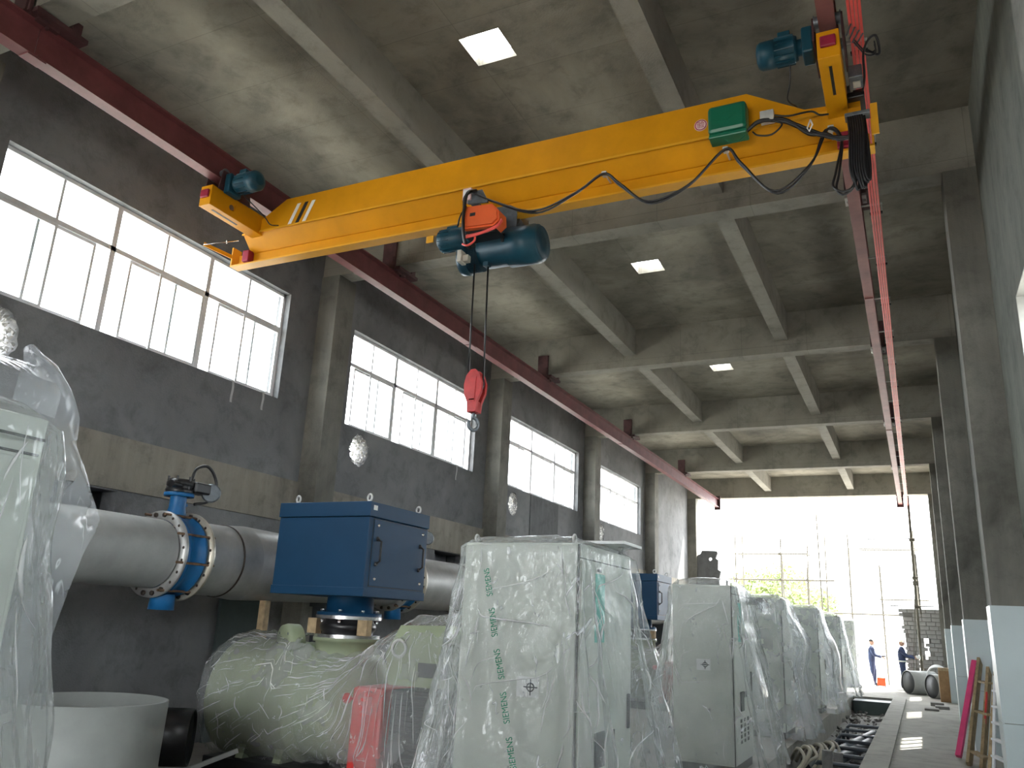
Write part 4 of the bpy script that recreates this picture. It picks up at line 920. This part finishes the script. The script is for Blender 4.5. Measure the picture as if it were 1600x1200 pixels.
def bag(x0, x1, y0, y1, zt, label, seed, flare=(.42, .40, .14, .34), lift=.05, zb=FL+.03, mat='film', fold=1.0, bulge=None):
    """film bag pulled over a cabinet; flare = extra spread at the hem on +x, -x, -y, +y"""
    rnd = random.Random(seed); ph = [rnd.uniform(0, 6.28) for _ in range(12)]
    NU, NT, NS = 132, 7, 54; hx, hy_ = (x1-x0)/2, (y1-y0)/2; cx, cy = (x0+x1)/2, (y0+y1)/2
    H = zt-zb
    def outline(u, r):
        """rounded rectangle, unit-speed-ish"""
        a = 2*math.pi*u; c, s_ = math.cos(a), math.sin(a); e = .22
        p, q_ = math.copysign(abs(c)**e, c), math.copysign(abs(s_)**e, s_); L = max(abs(p), abs(q_)); return p/L, q_/L
    mb = MB(); vs = []
    for j in range(NT+NS):
        for i in range(NU):
            u = i/NU; ox, oy = outline(u, 0); a = 2*math.pi*u
            if j < NT:
                k = (j+.02)/(NT-.4); wv = .012*math.sin(7*a+ph[0]+k*5)+.01*math.sin(13*a+ph[1])
                tent = lift*(1-k**5)+.02*math.sin(3*ox*k+ph[2])*(1-k)
                vs.append((cx+ox*hx*k*1.005, cy+oy*hy_*k*1.005, zt+.012+tent+wv*k*.6)); continue
            t = (j-NT+1)/NS; z = zt+.012-t*H
            wx, wy = abs(math.cos(a))**2, abs(math.sin(a))**2
            fl = (flare[0] if ox > 0 else flare[1])*wx+(flare[3] if oy > 0 else flare[2])*wy
            f = fl*(t**1.25)
            A = fold*(.006+.045*t**.8)*(.45+fl*1.5)
            w = A*(math.sin(11*a+ph[3]+1.2*t)+.7*math.sin(17*a+ph[4]-2*t)+.5*math.sin(29*a+ph[5]+t*1.5)+.35*math.sin(47*a+ph[6]))
            w += .006*math.sin(23*t+5*a+ph[7])+.004*math.sin(41*t-9*a+ph[8])
            d = .03+f+max(w, -.012-f*.9)
            if bulge: d += bulge(a, t)
            nx, ny = ox, oy
            L = math.hypot(nx, ny); nx, ny = math.cos(a)*abs(math.cos(a))+nx*.2, math.sin(a)*abs(math.sin(a))+ny*.2; L = max(abs(nx), abs(ny)); nx, ny = nx/L, ny/L
            vs.append((cx+ox*hx+nx*d, cy+oy*hy_+ny*d, z+.008*math.sin(6*a+ph[9])*t))
    fs = []; R_ = NT+NS
    for j in range(R_-1):
        for i in range(NU):
            k = (i+1) % NU; fs.append((j*NU+i, j*NU+k, (j+1)*NU+k, (j+1)*NU+i))
    fs.append(tuple(range(NU))[::-1])
    def on(u, v):                                   # u round the bag, v down its side
        x, y = (u % 1)*NU, NT+v*(NS-1.001); i, j = int(x), int(y); tx, ty = x-i, y-j
        g = lambda a, b: Vector(vs[min(b, NT+NS-1)*NU+a % NU])
        return (g(i, j)*(1-tx)+g(i+1, j)*tx)*(1-ty)+(g(i, j+1)*(1-tx)+g(i+1, j+1)*tx)*ty
    mb._add(vs, fs, True)
    o = mb.build('plastic_bag', M[mat]); tag(o, label, 'plastic bag', 'plastic bags over cabinets')
    k = max(.25, min(1, 7/max(y0, 1)))
    ridges(lambda u, v: on(u-.12, v), int(48*k), seed, .0, .24, .03, .9, .03, .2, .0034*(1+.06*y0), 'fold', o)
    ridges(lambda u, v: on(u+.62, v), int(60*k), seed+1, .0, .26, .03, .9, .035, .2, .003*(1+.06*y0), 'fold', o)
    return o, mb
CABS = [(.22, 1.40, .47), (5.43, 6.60, .55), (10.72, 11.89, .56), (14.96, 16.13, .585), (20.5, 21.67, .61), (26.4, 27.5, .58), (32.4, 33.3, .585)]
CX0, CX1 = -3.02, -2.11
names = ['pale switch cabinet at the left edge of the photo, fan hood on top',
 'nearest whole switch cabinet, pale grey, under a bag with green printed tape', 'second whole switch cabinet under film, centre mark label, right of second blue cabinet',
 'third whole switch cabinet under film, counting from the camera', 'fourth whole switch cabinet under film, counting from the camera', 'fifth whole switch cabinet under film, counting from the camera', 'sixth and farthest switch cabinet under film, beside the far opening']
bags = ['loose clear bag over the cabinet at the left edge of the photo', 'clear bag with green printed tape over the nearest whole cabinet', 'clear bag over the second whole cabinet, bunched at its top corner', 'clear bag over the third whole cabinet, bulging on the walkway side', 'clear bag over the fourth whole cabinet in the row', 'clear bag over the fifth whole cabinet in the row', 'clear bag over the farthest cabinet beside the far opening']
cabs = []
for i, (a, b, zt) in enumerate(CABS):
    x0 = CX0 if i < 2 else -2.86
    c = cabinet(x0, CX1, a, b, zt, names[i], detail=1 if i in (1, 2) else 0); cabs.append(c)
    fl_ = (.40, .40, .14, .34) if i else (.10, .3, .2, .42)
    bl = None
    if i == 3: bl = lambda A, t: .20*max(0, math.cos(A))**2*math.exp(-((t-.33)/.16)**2)
    if i == 4: bl = lambda A, t: .14*max(0, math.cos(A))**2*math.exp(-((t-.45)/.2)**2)
    o, m_ = bag(x0, CX1, a, b, zt, bags[i], 40+i, fl_, lift=.06 if i != 2 else .09, mat='film' if i < 3 else 'film_milky', bulge=bl, fold=.8 if i else .3)
    if i == 1: bag1 = m_
    if i == 2: bag2 = o
centre_label(cabs[1], -2.46, -.43, 5.43-.012, .085)
centre_label(cabs[2], -2.47, -.41, 10.72-.012, .085)
# cover plate at the back of the nearest whole cabinet
q = MB(); q.bbox(-2.46, -2.05, 6.25, 6.72, .625, .65, .004); q.box(-2.40, -2.36, 6.6, 6.64, .55, .625); q.prism([(-2.2, .625), (-2.09, .625), (-2.2, .57)], 'y', 6.55, 6.58); q.build('cover_plate', M['paper'], cabs[1])
# fan hood on the first cabinet
q = MB(); q.bbox(-2.9, -2.24, .3, 1.30, .471, .66, .03); hd0 = q.build('fan_hood', M['cab_grey'], cabs[0])
for i in range(5):
    q = MB(); q.bbox(-2.245, -2.20, .36+.18*i, .46+.18*i, .49, .60, .01); q.build('terminal', M['paper' if i % 2 else 'black'], hd0)
q = MB(); q.box(CX1+.0145, CX1+.016, .24, 1.39, .405, .413); q.build('panel_gap', M['cab_dk'], cabs[0])
# loose flap of the first bag blowing out on its far side
prof = [(1.42, .70), (1.52, .665), (1.57, .61), (1.61, .53), (1.62, .45), (1.655, .40), (1.70, .32), (1.76, .24), (1.755, .20), (1.72, .13), (1.69, .03), (1.67, -.08), (1.63, -.3)]
def flap(u, v):
    k = v*(len(prof)-1); i = min(int(k), len(prof)-2); t = k-i
    y = prof[i][0]*(1-t)+prof[i+1][0]*t; z = prof[i][1]*(1-t)+prof[i+1][1]*t
    return (-2.30+.05*math.sin(u*3)+.010*math.sin(v*9+u*5)+.005*math.sin(v*21-u*9), 1.40+(y-1.40)*u, z+.01*math.sin(u*9))
q = MB(); q.grid(flap, 26, 70); q.build('bag_flap', M['film_milky'], bpy.data.objects['plastic_bag'])
def hood(u, v):
    a = math.pi*u; return (-2.55+.42*math.cos(a)*(1-.25*v)+.015*math.sin(11*u+7*v), .25+1.24*v+.01*math.sin(9*u), .50+.20*math.sin(a)**.6+.012*math.sin(14*u+9*v))
q = MB(); q.grid(hood, 40, 20); q.build('bag_top', M['film'], bpy.data.objects['plastic_bag'])
# gathered tuft on the second bag
tuft = MB(); rnd = random.Random(5)
for k in range(7):
    a = rnd.uniform(-.6, 1.6); L = rnd.uniform(.2, .34)
    def leaf(u, v, a=a, L=L, k=k): return (-2.08+.06*k/3+(u-.5)*(.10+.22*v)*math.cos(a)+v*L*.6, 11.7+(u-.5)*(.1+.2*v)*math.sin(a)+.02*math.sin(9*u+k)*v, .36+.10*math.sin(v*3)+.05*math.sin(7*u+k)*v-.08*v*v)
    tuft.grid(leaf, 10, 8)
t_ = tuft.build('bag_tuft', M['film'], bag2); t_['kind'] = 'stuff'
# printed lettering on the tape of the nearest bag, laid onto the film surface
bvh = BVHTree.FromPolygons([tuple(v) for v in bag1.v], [tuple(f_) for f_ in bag1.f])
vs0, fs0 = text_mesh('SIEMENS', .054)
bag1o = bpy.data.objects['plastic_bag.001']
pA, pB = Vector((-2.82, 0, .40)), Vector((-2.47, 0, -.98))
dirv = (pA-pB).normalized(); upv = Vector((-dirv.z, 0, dirv.x))
for k in range(5):
    c = pB+(pA-pB)*((k+.5)/5); q = MB(); pts = []
    for v in vs0:
        p = c+dirv*v.x+upv*v.y*1.25; hit = bvh.ray_cast(Vector((p.x, 3.0, p.z)), Vector((0, 1, 0)))
        y = hit[0].y-.004 if hit[0] else 5.40
        pts.append(Vector((p.x, min(y, 5.395), p.z)))
    q._add(pts, fs0); q.build('printed_word', M['tapegreen'], bag1o, fix=False)

# ================================================================ PIPE TRENCH
for i in range(9):
    y = 11.6+1.02*i
    q = MB(); z = FL-.17; q.tube([(-1.55, y, FL-.42), (-1.55, y, z), (-1.5, y, z+.05), (-.93, y-.05, z+.05), (-.88, y-.05, z), (-.88, y-.05, FL-.42)], .032, 8)
    tag(q.build('pipe_bracket', M['conduit']), 'bent steel bracket across the pipe trench, %s from the camera' % ['first', 'second', 'third', 'fourth', 'fifth', 'sixth', 'seventh', 'eighth', 'ninth'][i], 'bracket', 'brackets across the trench')
for i, (xa, ya, xb, yb, z) in enumerate(((-1.75, 14.2, -1.0, 18.6, FL-.30), (-1.62, 14.0, -.95, 18.0, FL-.33))):
    q = MB(); q.cyl((xa, ya, z), (xb, yb, z+.14), .085, 18); tag(q.build('conduit_pipe', M['conduit']), 'dark conduit pipe lying in the trench, %s of a pair' % ('left' if i == 0 else 'right'), 'pipe', 'conduit pipes in the trench')
rnd = random.Random(12)
for i in range(7):
    x, y = -1.85+.06*i, 12.6+.22*i
    pts = [(x, y-.2, FL-.30+.04*math.sin(i)), (x+.12, y+.3, FL-.2+.05*(i % 3)), (x+.2, y+.75, FL-.05+.07*(i % 2)), (x+.05, y+1.2, FL+.02), (x-.1, y+1.5, FL-.22)]
    q = MB(); q.tube(smooth_path(pts, 6), .024+.006*(i % 2), 7); tag(q.build('flexible_hose', M['hose']), 'pale flexible hose tangled in the trench beside the wrapped cabinets', 'hose', 'hoses in the trench')
for i, (y, L) in enumerate(((13.0, .55), (14.0, .42))):
    q = MB(); q.cyl((-1.32+.05*i, y, FL-.42), (-1.3+.05*i, y, FL-.42+L), .07, 16); tag(q.build('pipe_stub', M['pit']), 'short upright pale pipe stub in the trench, %s one' % ('nearer' if i == 0 else 'farther'), 'pipe stub', 'pipe stubs in the trench')
q = MB()
for i in range(260):
    x, y = rnd.uniform(-1.92, -.9), rnd.uniform(12, 27.3); r = rnd.uniform(.02, .09); z = FL-.42
    vs = [(x+rnd.uniform(-r, r), y+rnd.uniform(-r, r), z+rnd.uniform(0, r*1.4)) for _ in range(7)]
    bm = bmesh.new(); [bm.verts.new(p) for p in vs]; bmesh.ops.convex_hull(bm, input=bm.verts[:]); bm.verts.index_update()
    q._add([w.co.copy() for w in bm.verts], [[w.index for w in ff.verts] for ff in bm.faces]); bm.free()
tag(q.build('rubble', M['pit']), 'broken concrete rubble lying along the trench bottom', 'rubble', None, 'stuff')
q = MB(); q.bbox(-1.9, -.9, 26.6, 27.5, FL-.42, FL-.06, .02); tag(q.build('dark_crate', M['board']), 'dark low crate at the far end of the trench', 'crate')

# ================================================================ ALONG THE RIGHT WALL
q = MB(); q.bar((.36, 14.75, FL+.03), (.74, 15.5, -.27), .075, .075, (1, -.3, 0)); tag(q.build('pink_pole', M['pink']), 'bright pink pole leaning against the right wall beside wooden boards', 'pole')
pl_ = thing('wooden_pallet', (.55, 14.3, FL), 'weathered wooden pallet leaning on the right wall, nailed from long boards', 'pallet')
def board(p0, p1, w, h, m='wood', name='plank'):
    q = MB(); q.bar(p0, p1, w, h, (1, -.3, 0)); return q.build(name, M[m], pl_)
board((.46, 14.0, FL), (.80, 15.28, -.26), .17, .04, 'wood_d'); board((.60, 13.55, FL), (.88, 14.75, -.38), .17, .04, 'wood_d'); board((.66, 13.2, FL), (.93, 14.3, -.40), .08, .04, 'wood')
board((.54, 14.05, -1.46), (.66, 13.35, -1.46), .03, .09, 'wood_d', 'cross_plank'); board((.66, 14.55, -.95), (.79, 13.95, -.95), .03, .09, 'wood_d', 'cross_plank'); board((.76, 14.98, -.55), (.85, 14.5, -.55), .03, .09, 'wood_d', 'cross_plank')
q = MB(); q.bar((.70, 13.95, -1.15), (.80, 14.35, -.68), .05, .02, (1, -.3, 0)); tag(q.build('red_board', M['guard']), 'short red board wedged behind the wooden pallet', 'board')
ld = thing('step_ladder', (.8, 12.6, FL), 'aluminium step ladder standing folded against the wainscot right of the pallet', 'ladder')
for yy, xx in ((12.9, .78), (12.3, .90)):
    q = MB(); q.bar((xx-.13, yy-.55, FL), (xx+.07, yy+.35, -.42), .03, .07); q.build('rail', M['alu'], ld)
for i in range(6):
    t = (i+.7)/6.6; a = Vector((.65+.2*t, 12.35+.9*t, FL+1.23*t)); b = Vector((.77+.2*t, 11.75+.9*t, FL+1.23*t)); q = MB(); q.bar(a, b, .075, .025); q.build('step', M['alu'], ld)
sp = thing('scaffold_post', (-.03, 33.2, FL), 'thin tall scaffold post with couplers standing in front of the unfinished block wall', 'scaffold post')
q = MB(); q.cyl((-.06, 33.2, FL), (-.02, 33.2, 5.1), .045, 10); q.build('post', M['scaf'], sp)
q = MB(); q.cyl((.07, 33.25, .9), (.05, 33.25, 3.0), .03, 8); q.build('second_tube', M['scaf'], sp)
for z in (1.15, 1.95, 2.15, 3.5): q = MB(); q.bbox(-.11, .09, 33.14, 33.30, z-.05, z+.05, .015); q.build('coupler', M['scaf'], sp)
for z, xa, xb in ((1.16, -.9, .55), (2.0, -.5, .12), (2.16, -.42, .12), (3.52, -1.5, .1)): q = MB(); q.cyl((xa, 33.12, z), (xb, 33.12, z+.02), .02, 8); q.build('cross_tube', M['scaf'], sp)
for xa, xb in ((-.26, -.05), (-.38, -.04)): q = MB(); q.cyl((xa, 33.05, FL+.02), (xb, 33.15, 1.9), .012, 6); q.build('brace', M['scaf'], sp)
# rolls, coil and cartons near the far opening
def roll(loc, d, r, L, label):
    root = thing('steel_pipe_ring', loc, label, 'pipe', 'pipe lengths near the far opening'); c = Vector(loc)+Vector((0, 0, r)); d = Vector(d).normalized()
    q = MB(); q.lathe(c-d*L/2, d, [(.0, r-.012), (0, r), (L, r), (L, r-.012), (.02, r-.012)], 40, False); q.build('shell', M['steel_d'], root)
    q = MB(); q.lathe(c-d*(L/2-.02), d, [(0, 0), (0, r-.013), (.01, r-.013), (.01, 0)], 32, False); q.build('end_disc', M['motor'], root); return root
roll((-.12, 30.8, FL), (.83, .56, 0), .36, .9, 'larger steel pipe length lying near the far opening, farther left')
roll((.40, 29.2, FL), (.83, .56, 0), .35, .55, 'steel pipe length lying beside the brown carton')
q = MB()
for i in range(6): q.ringtube((.38+.012*(i % 2), 30.2+.03*i, FL+.60+.02*i), (.15, 1, .35), .30-.01*i, .02, 36, 6)
q.tube([(.38, 30.2, FL+.30), (.38, 30.2, FL+.02)], .02, 6)
tag(q.build('hose_coil', M['paper']), 'coil of pale hose resting behind the steel pipe lengths', 'hose coil')
ct = thing('brown_carton', (.54, 28.0, FL), 'tall brown carton standing by the wainscot near the far opening', 'carton')
q = MB(); q.bbox(.37, .64, 27.8, 28.15, FL, -.72, .008); q.build('carton_body', M['carton'], ct)
q = MB(); q.box(.37, .64, 27.79, 27.799, -.80, -.72); q.build('tape', M['wood'], ct)
for i, (x, y, a, lab) in enumerate(((.1, 24.2, .3, 'nearer'), (.35, 25.0, -.2, 'middle'), (.25, 26.0, .5, 'farther'))):
    q = MB(); q.bbox(x-.16, x+.16, y-.25, y+.25, FL, FL+.05+.02*i, .006); tag(q.build('paving_slab', M['mortar']), 'flat grey slab lying on the walkway, %s of three' % lab, 'slab', 'slabs on the walkway')
og = thing('orange_machine', (-1.36, 33.3, FL), 'small orange generator on the floor at the far opening', 'generator')
q = MB(); q.bbox(-1.52, -1.24, 33.1, 33.45, FL+.06, FL+.34, .03); q.build('housing', M['orange'], og)
q = MB(); q.tube([(-1.5, 33.12, FL+.02), (-1.5, 33.12, FL+.38), (-1.26, 33.12, FL+.38), (-1.26, 33.12, FL+.02)], .014, 6); q.build('carry_frame', M['black'], og)
q = MB(); q.cyl((-1.56, 33.2, FL+.1), (-1.53, 33.2, FL+.1), .07, 14); q.build('wheel', M['rubber'], og)

# ================================================================ PEOPLE
def skin_body(name, pts, edges, radii, m, parent, levels=2):
    me = bpy.data.meshes.new(name); off = wloc(parent)
    me.from_pydata([Vector(p)-off for p in pts], edges, []); o = bpy.data.objects.new(name, me); col.objects.link(o)
    md = o.modifiers.new('s', 'SKIN'); md.use_smooth_shade = True
    for i, r in enumerate(radii):
        v = me.skin_vertices[0].data[i]; v.radius = r if isinstance(r, tuple) else (r, r)
    me.skin_vertices[0].data[0].use_root = True
    sb = o.modifiers.new('d', 'SUBSURF'); sb.levels = levels; sb.render_levels = levels
    dg = bpy.context.evaluated_depsgraph_get(); m2 = bpy.data.meshes.new_from_object(o.evaluated_get(dg))
    bpy.data.objects.remove(o); m2.materials.clear(); m2.materials.append(m); m2.name = name
    for p in m2.polygons: p.use_smooth = True
    o2 = bpy.data.objects.new(name, m2); col.objects.link(o2); o2.parent = parent; return o2
def person(x, y, k, label, hat, armL, armR, stride=.10, yaw=0.0, item=None):
    """k = height scale of a 1.75 m figure, facing +x (turned by yaw)"""
    root = thing('person', (x, y, FL), label, 'person')
    R_ = Matrix.Rotation(yaw, 3, 'Z')
    def P(a): return Vector((x, y, FL))+R_ @ (Vector(a)*k)
    def PP(L): return [P(a) for a in L]
    S = .19
    # legs and trunk as one continuous clothed body
    pts = PP([(0, 0, .95), (0, 0, 1.12), (.01, 0, 1.30), (.0, 0, 1.44), (.015, 0, 1.52),
              (.0, .09, .90), (.03+stride*.4, .10, .50), (stride*.6-.02, .10, .09), (stride*.6+.14, .11, .04),
              (.0, -.09, .90), (.03-stride*.3, -.10, .50), (-stride*.7-.02, -.10, .09), (-stride*.7+.14, -.11, .04),
              (0, S, 1.40), armL[0], armL[1], (0, -S, 1.40), armR[0], armR[1]])
    ed = [(0, 1), (1, 2), (2, 3), (3, 4), (0, 5), (5, 6), (6, 7), (7, 8), (0, 9), (9, 10), (10, 11), (11, 12), (3, 13), (13, 14), (14, 15), (3, 16), (16, 17), (17, 18)]
    rad = [(.13, .16), (.12, .15), (.13, .17), (.10, .13), .055, .095, .07, .05, .045, .095, .07, .05, .045, .065, .05, .038, .065, .05, .038]
    rad = [tuple(q_*k*1.22 for q_ in r) if isinstance(r, tuple) else r*k*1.22 for r in rad]      # loose work clothes
    skin_body('body', pts, ed, rad, M['navy'], root)
    # head with face
    hm = MB(); hc = Vector((.03, 0, 1.63))
    def hp(u, v):
        th = math.pi*(v*.996+.002); ph = 2*math.pi*u; d = Vector((math.sin(th)*math.cos(ph), math.sin(th)*math.sin(ph), math.cos(th)))
        r = Vector((d.x*.098, d.y*.076, d.z*.118))
        if d.x > .6: r.x += .018*math.exp(-((d.z+.05)/.22)**2-(d.y/.22)**2)+.006*math.exp(-((d.z+.5)/.15)**2-(d.y/.3)**2)
        if d.z < -.3: r.x += .012*(d.x > 0)
        return P(hc+r)
    hm.grid(hp, 28, 20, True); head = hm.build('head', M['skin'], root)
    for sy in (-1, 1):
        e = MB(); e.ball(P(hc+Vector((.088, sy*.032, .012))), .012*k, 8); e.build('eye', M['black'], head)
        e = MB(); e.ball(P(hc+Vector((0, sy*.078, -.005))), .026*k, 8, (.7, .4, 1.1)); e.build('ear', M['skin'], head)
    e = MB(); e.ball(P(hc+Vector((.09, 0, -.06))), .02*k, 8, (.3, 1.0, .25)); e.build('mouth', M['crimson'], head)
    if hat:
        q = MB(); q.lathe(P((.03, 0, 1.665)), (0, 0, 1), [(0, .145*k), (.012*k, .125*k), (.05*k, .115*k), (.085*k, .085*k), (.10*k, .03*k)], 24); q.bbox(*(lambda c: (c.x+.06*k, c.x+.17*k, c.y-.07*k, c.y+.07*k, c.z-.004, c.z+.010))(P((.03, 0, 1.665))), .003); q.build('hard_hat', M['hat'], root)
    else:
        q = MB(); q.grid(lambda u, v: hp(u, v*.42) + (hp(u, v*.42)-P(hc))*.06+Vector((-.012*k, 0, .004*k)), 24, 10, True); q.build('hair', M['hair'], root)
    for arm, sy in ((armL, 1), (armR, -1)):
        w, el = Vector(arm[1]), Vector(arm[0]); d = (w-el).normalized(); side = d.cross(Vector((0, 0, 1))).normalized()
        n_ = side.cross(d); hp_ = [P(w), P(w+d*.045), P(w+d*.085)]; pts = list(hp_); ed = [(0, 1), (1, 2)]; rad = [.026*k, .030*k, .028*k]
        for fi in range(4):
            b = len(pts); o_ = side*(.026-.0175*fi); Lf = (.075, .085, .08, .062)[fi]
            pts += [P(w+d*.085+o_), P(w+d*(.085+Lf*.5)+o_*1.1-n_*.008), P(w+d*(.085+Lf*.8)+o_*1.1-n_*.035)]; ed += [(2, b), (b, b+1), (b+1, b+2)]; rad += [.010*k, .009*k, .008*k]
        b = len(pts); pts += [P(w+d*.03+side*.035), P(w+d*.065+side*.055-n_*.012)]; ed += [(1, b), (b, b+1)]; rad += [.011*k, .009*k]
        skin_body('hand', pts, ed, rad, M['skin'], root, 1)
    q = MB(); q.lathe(P((0, 0, .965)), (0, 0, 1), [(0, .195*k), (.045*k, .195*k)], 20, False)
    for v in q.v: c = P((0, 0, 0)); v.x = c.x+(v.x-c.x)*.85; v.y = c.y+(v.y-c.y)*1.02
    if hat: q.build('reflective_belt', M['reflect'], root)
    return root
person(-1.68, 34.0, .93, 'worker in dark clothes holding a small tool, standing at the far opening', False, ((.12, .22, 1.16), (.36, .12, 1.10)), ((.10, -.22, 1.16), (.36, -.08, 1.08)), .10)
person(-.66, 33.0, .95, 'worker in navy clothes and pale hard hat beside the unfinished block wall', True, ((.16, .22, 1.18), (.42, .12, 1.16)), ((.16, -.22, 1.18), (.44, -.10, 1.12)), .06)
q = MB(); q.bbox(-1.34, -1.20, 33.95, 34.05, -.63, -.58, .01); tag(q.build('hand_tool', M['black']), 'small dark tool in the hands of the worker at the far opening', 'tool')
q = MB(); q.bbox(-.22, -.06, 32.9, 33.1, -.62, -.50, .03); tag(q.build('white_bundle', M['paper']), 'white bundle held by the worker in the pale hard hat', 'bundle')

# ================================================================ OUTSIDE: scaffold, trees
sc_ = thing('scaffolding', (-3.4, 37.0, FL), 'grey tube scaffolding standing outside the far opening', 'scaffolding')
rnd = random.Random(9)
for yy, xs in ((36.6, (-6.95, -5.12, -4.05, -3.5, -2.42, -1.25, -.02)), (37.9, (-6.85, -5.15, -4.2, -3.45, -2.5, -1.3, .0))):
    for x in xs:
        top = {-6.95: 4.4, -5.12: 3.9}.get(x, rnd.uniform(2.7, 5.2))
        q = MB(); q.cyl((x, yy, FL-.06), (x+rnd.uniform(-.08, .08), yy, top), .03, 8); q.build('standard', M['scaf'], sc_)
for yy, dz in ((36.57, 0), (37.87, .06)):
    for z, x0, x1 in ((2.18, -7.3, -3.0), (3.26, -7.1, -4.0), (.9, -7.2, .3), (1.5, -1.4, .4), (3.5, -2.0, .2)):
        q = MB(); q.cyl((x0, yy-.03, z+dz), (x1, yy-.03, z+dz+.02), .028, 8); q.build('ledger', M['scaf'], sc_)
for x, z in ((-6.95, 2.2), (-5.12, 2.2), (-4.05, 2.2), (-5.12, 3.28), (-.02, 3.5), (-.02, 1.5)):
    q = MB(); q.bbox(x-.05, x+.05, 36.52, 36.64, z-.05, z+.05, .01); q.build('coupler', M['scaf'], sc_)
def tree(x, y, h, r, label, seed):
    rnd = random.Random(seed)
    root = thing('tree', (x, y, FL-.06), label, 'tree', 'trees beyond the far opening')
    q = MB(); q.tube([(x, y, FL-.1), (x+.1, y, FL+h*.35), (x-.1, y+.1, FL+h*.75)], [.2, .15, .07], 8)
    for i in range(6):
        a = rnd.uniform(0, 6.28); z = FL+h*rnd.uniform(.35, .6); q.tube([(x, y, z), (x+r*.5*math.cos(a), y+r*.5*math.sin(a), z+h*.15)], [.07, .03], 6)
    q.build('trunk', M['bark'], root)
    q = MB()
    for i in range(3200):
        while True:
            d = Vector((rnd.uniform(-1, 1), rnd.uniform(-1, 1), rnd.uniform(-1, 1)))
            if .25 < d.length < 1: break
        lob = 1+.25*math.sin(5*math.atan2(d.y, d.x)+seed)*math.cos(3*d.z)
        c = Vector((x+d.x*r*lob, y+d.y*r*lob, FL+h*.66+d.z*h*.36)); s_ = rnd.uniform(.07, .16)
        a = Vector((rnd.uniform(-1, 1), rnd.uniform(-1, 1), rnd.uniform(-1, 1))).normalized(); b = a.orthogonal().normalized()
        q._add([c-a*s_, c+b*s_*.5, c+a*s_, c-b*s_*.5], [(0, 1, 2, 3)])
    f_ = q.build('foliage', M['leaf'], root, fix=False); f_['kind'] = 'stuff'
tree(-8.0, 47, 4.9, 1.6, 'leafy green tree beyond the scaffolding, left of three', 1)
tree(-6.3, 46, 5.3, 1.5, 'tallest leafy green tree beyond the scaffolding, middle of three', 2)
tree(-4.9, 48, 4.2, 1.2, 'smaller leafy green tree beyond the scaffolding, right of three', 3)

# ---------------------------------------------------------------- put the floor at z = 0
for o in list(bpy.data.objects):
    if o.parent is None and o.type != 'LIGHT': o.location.z -= FL
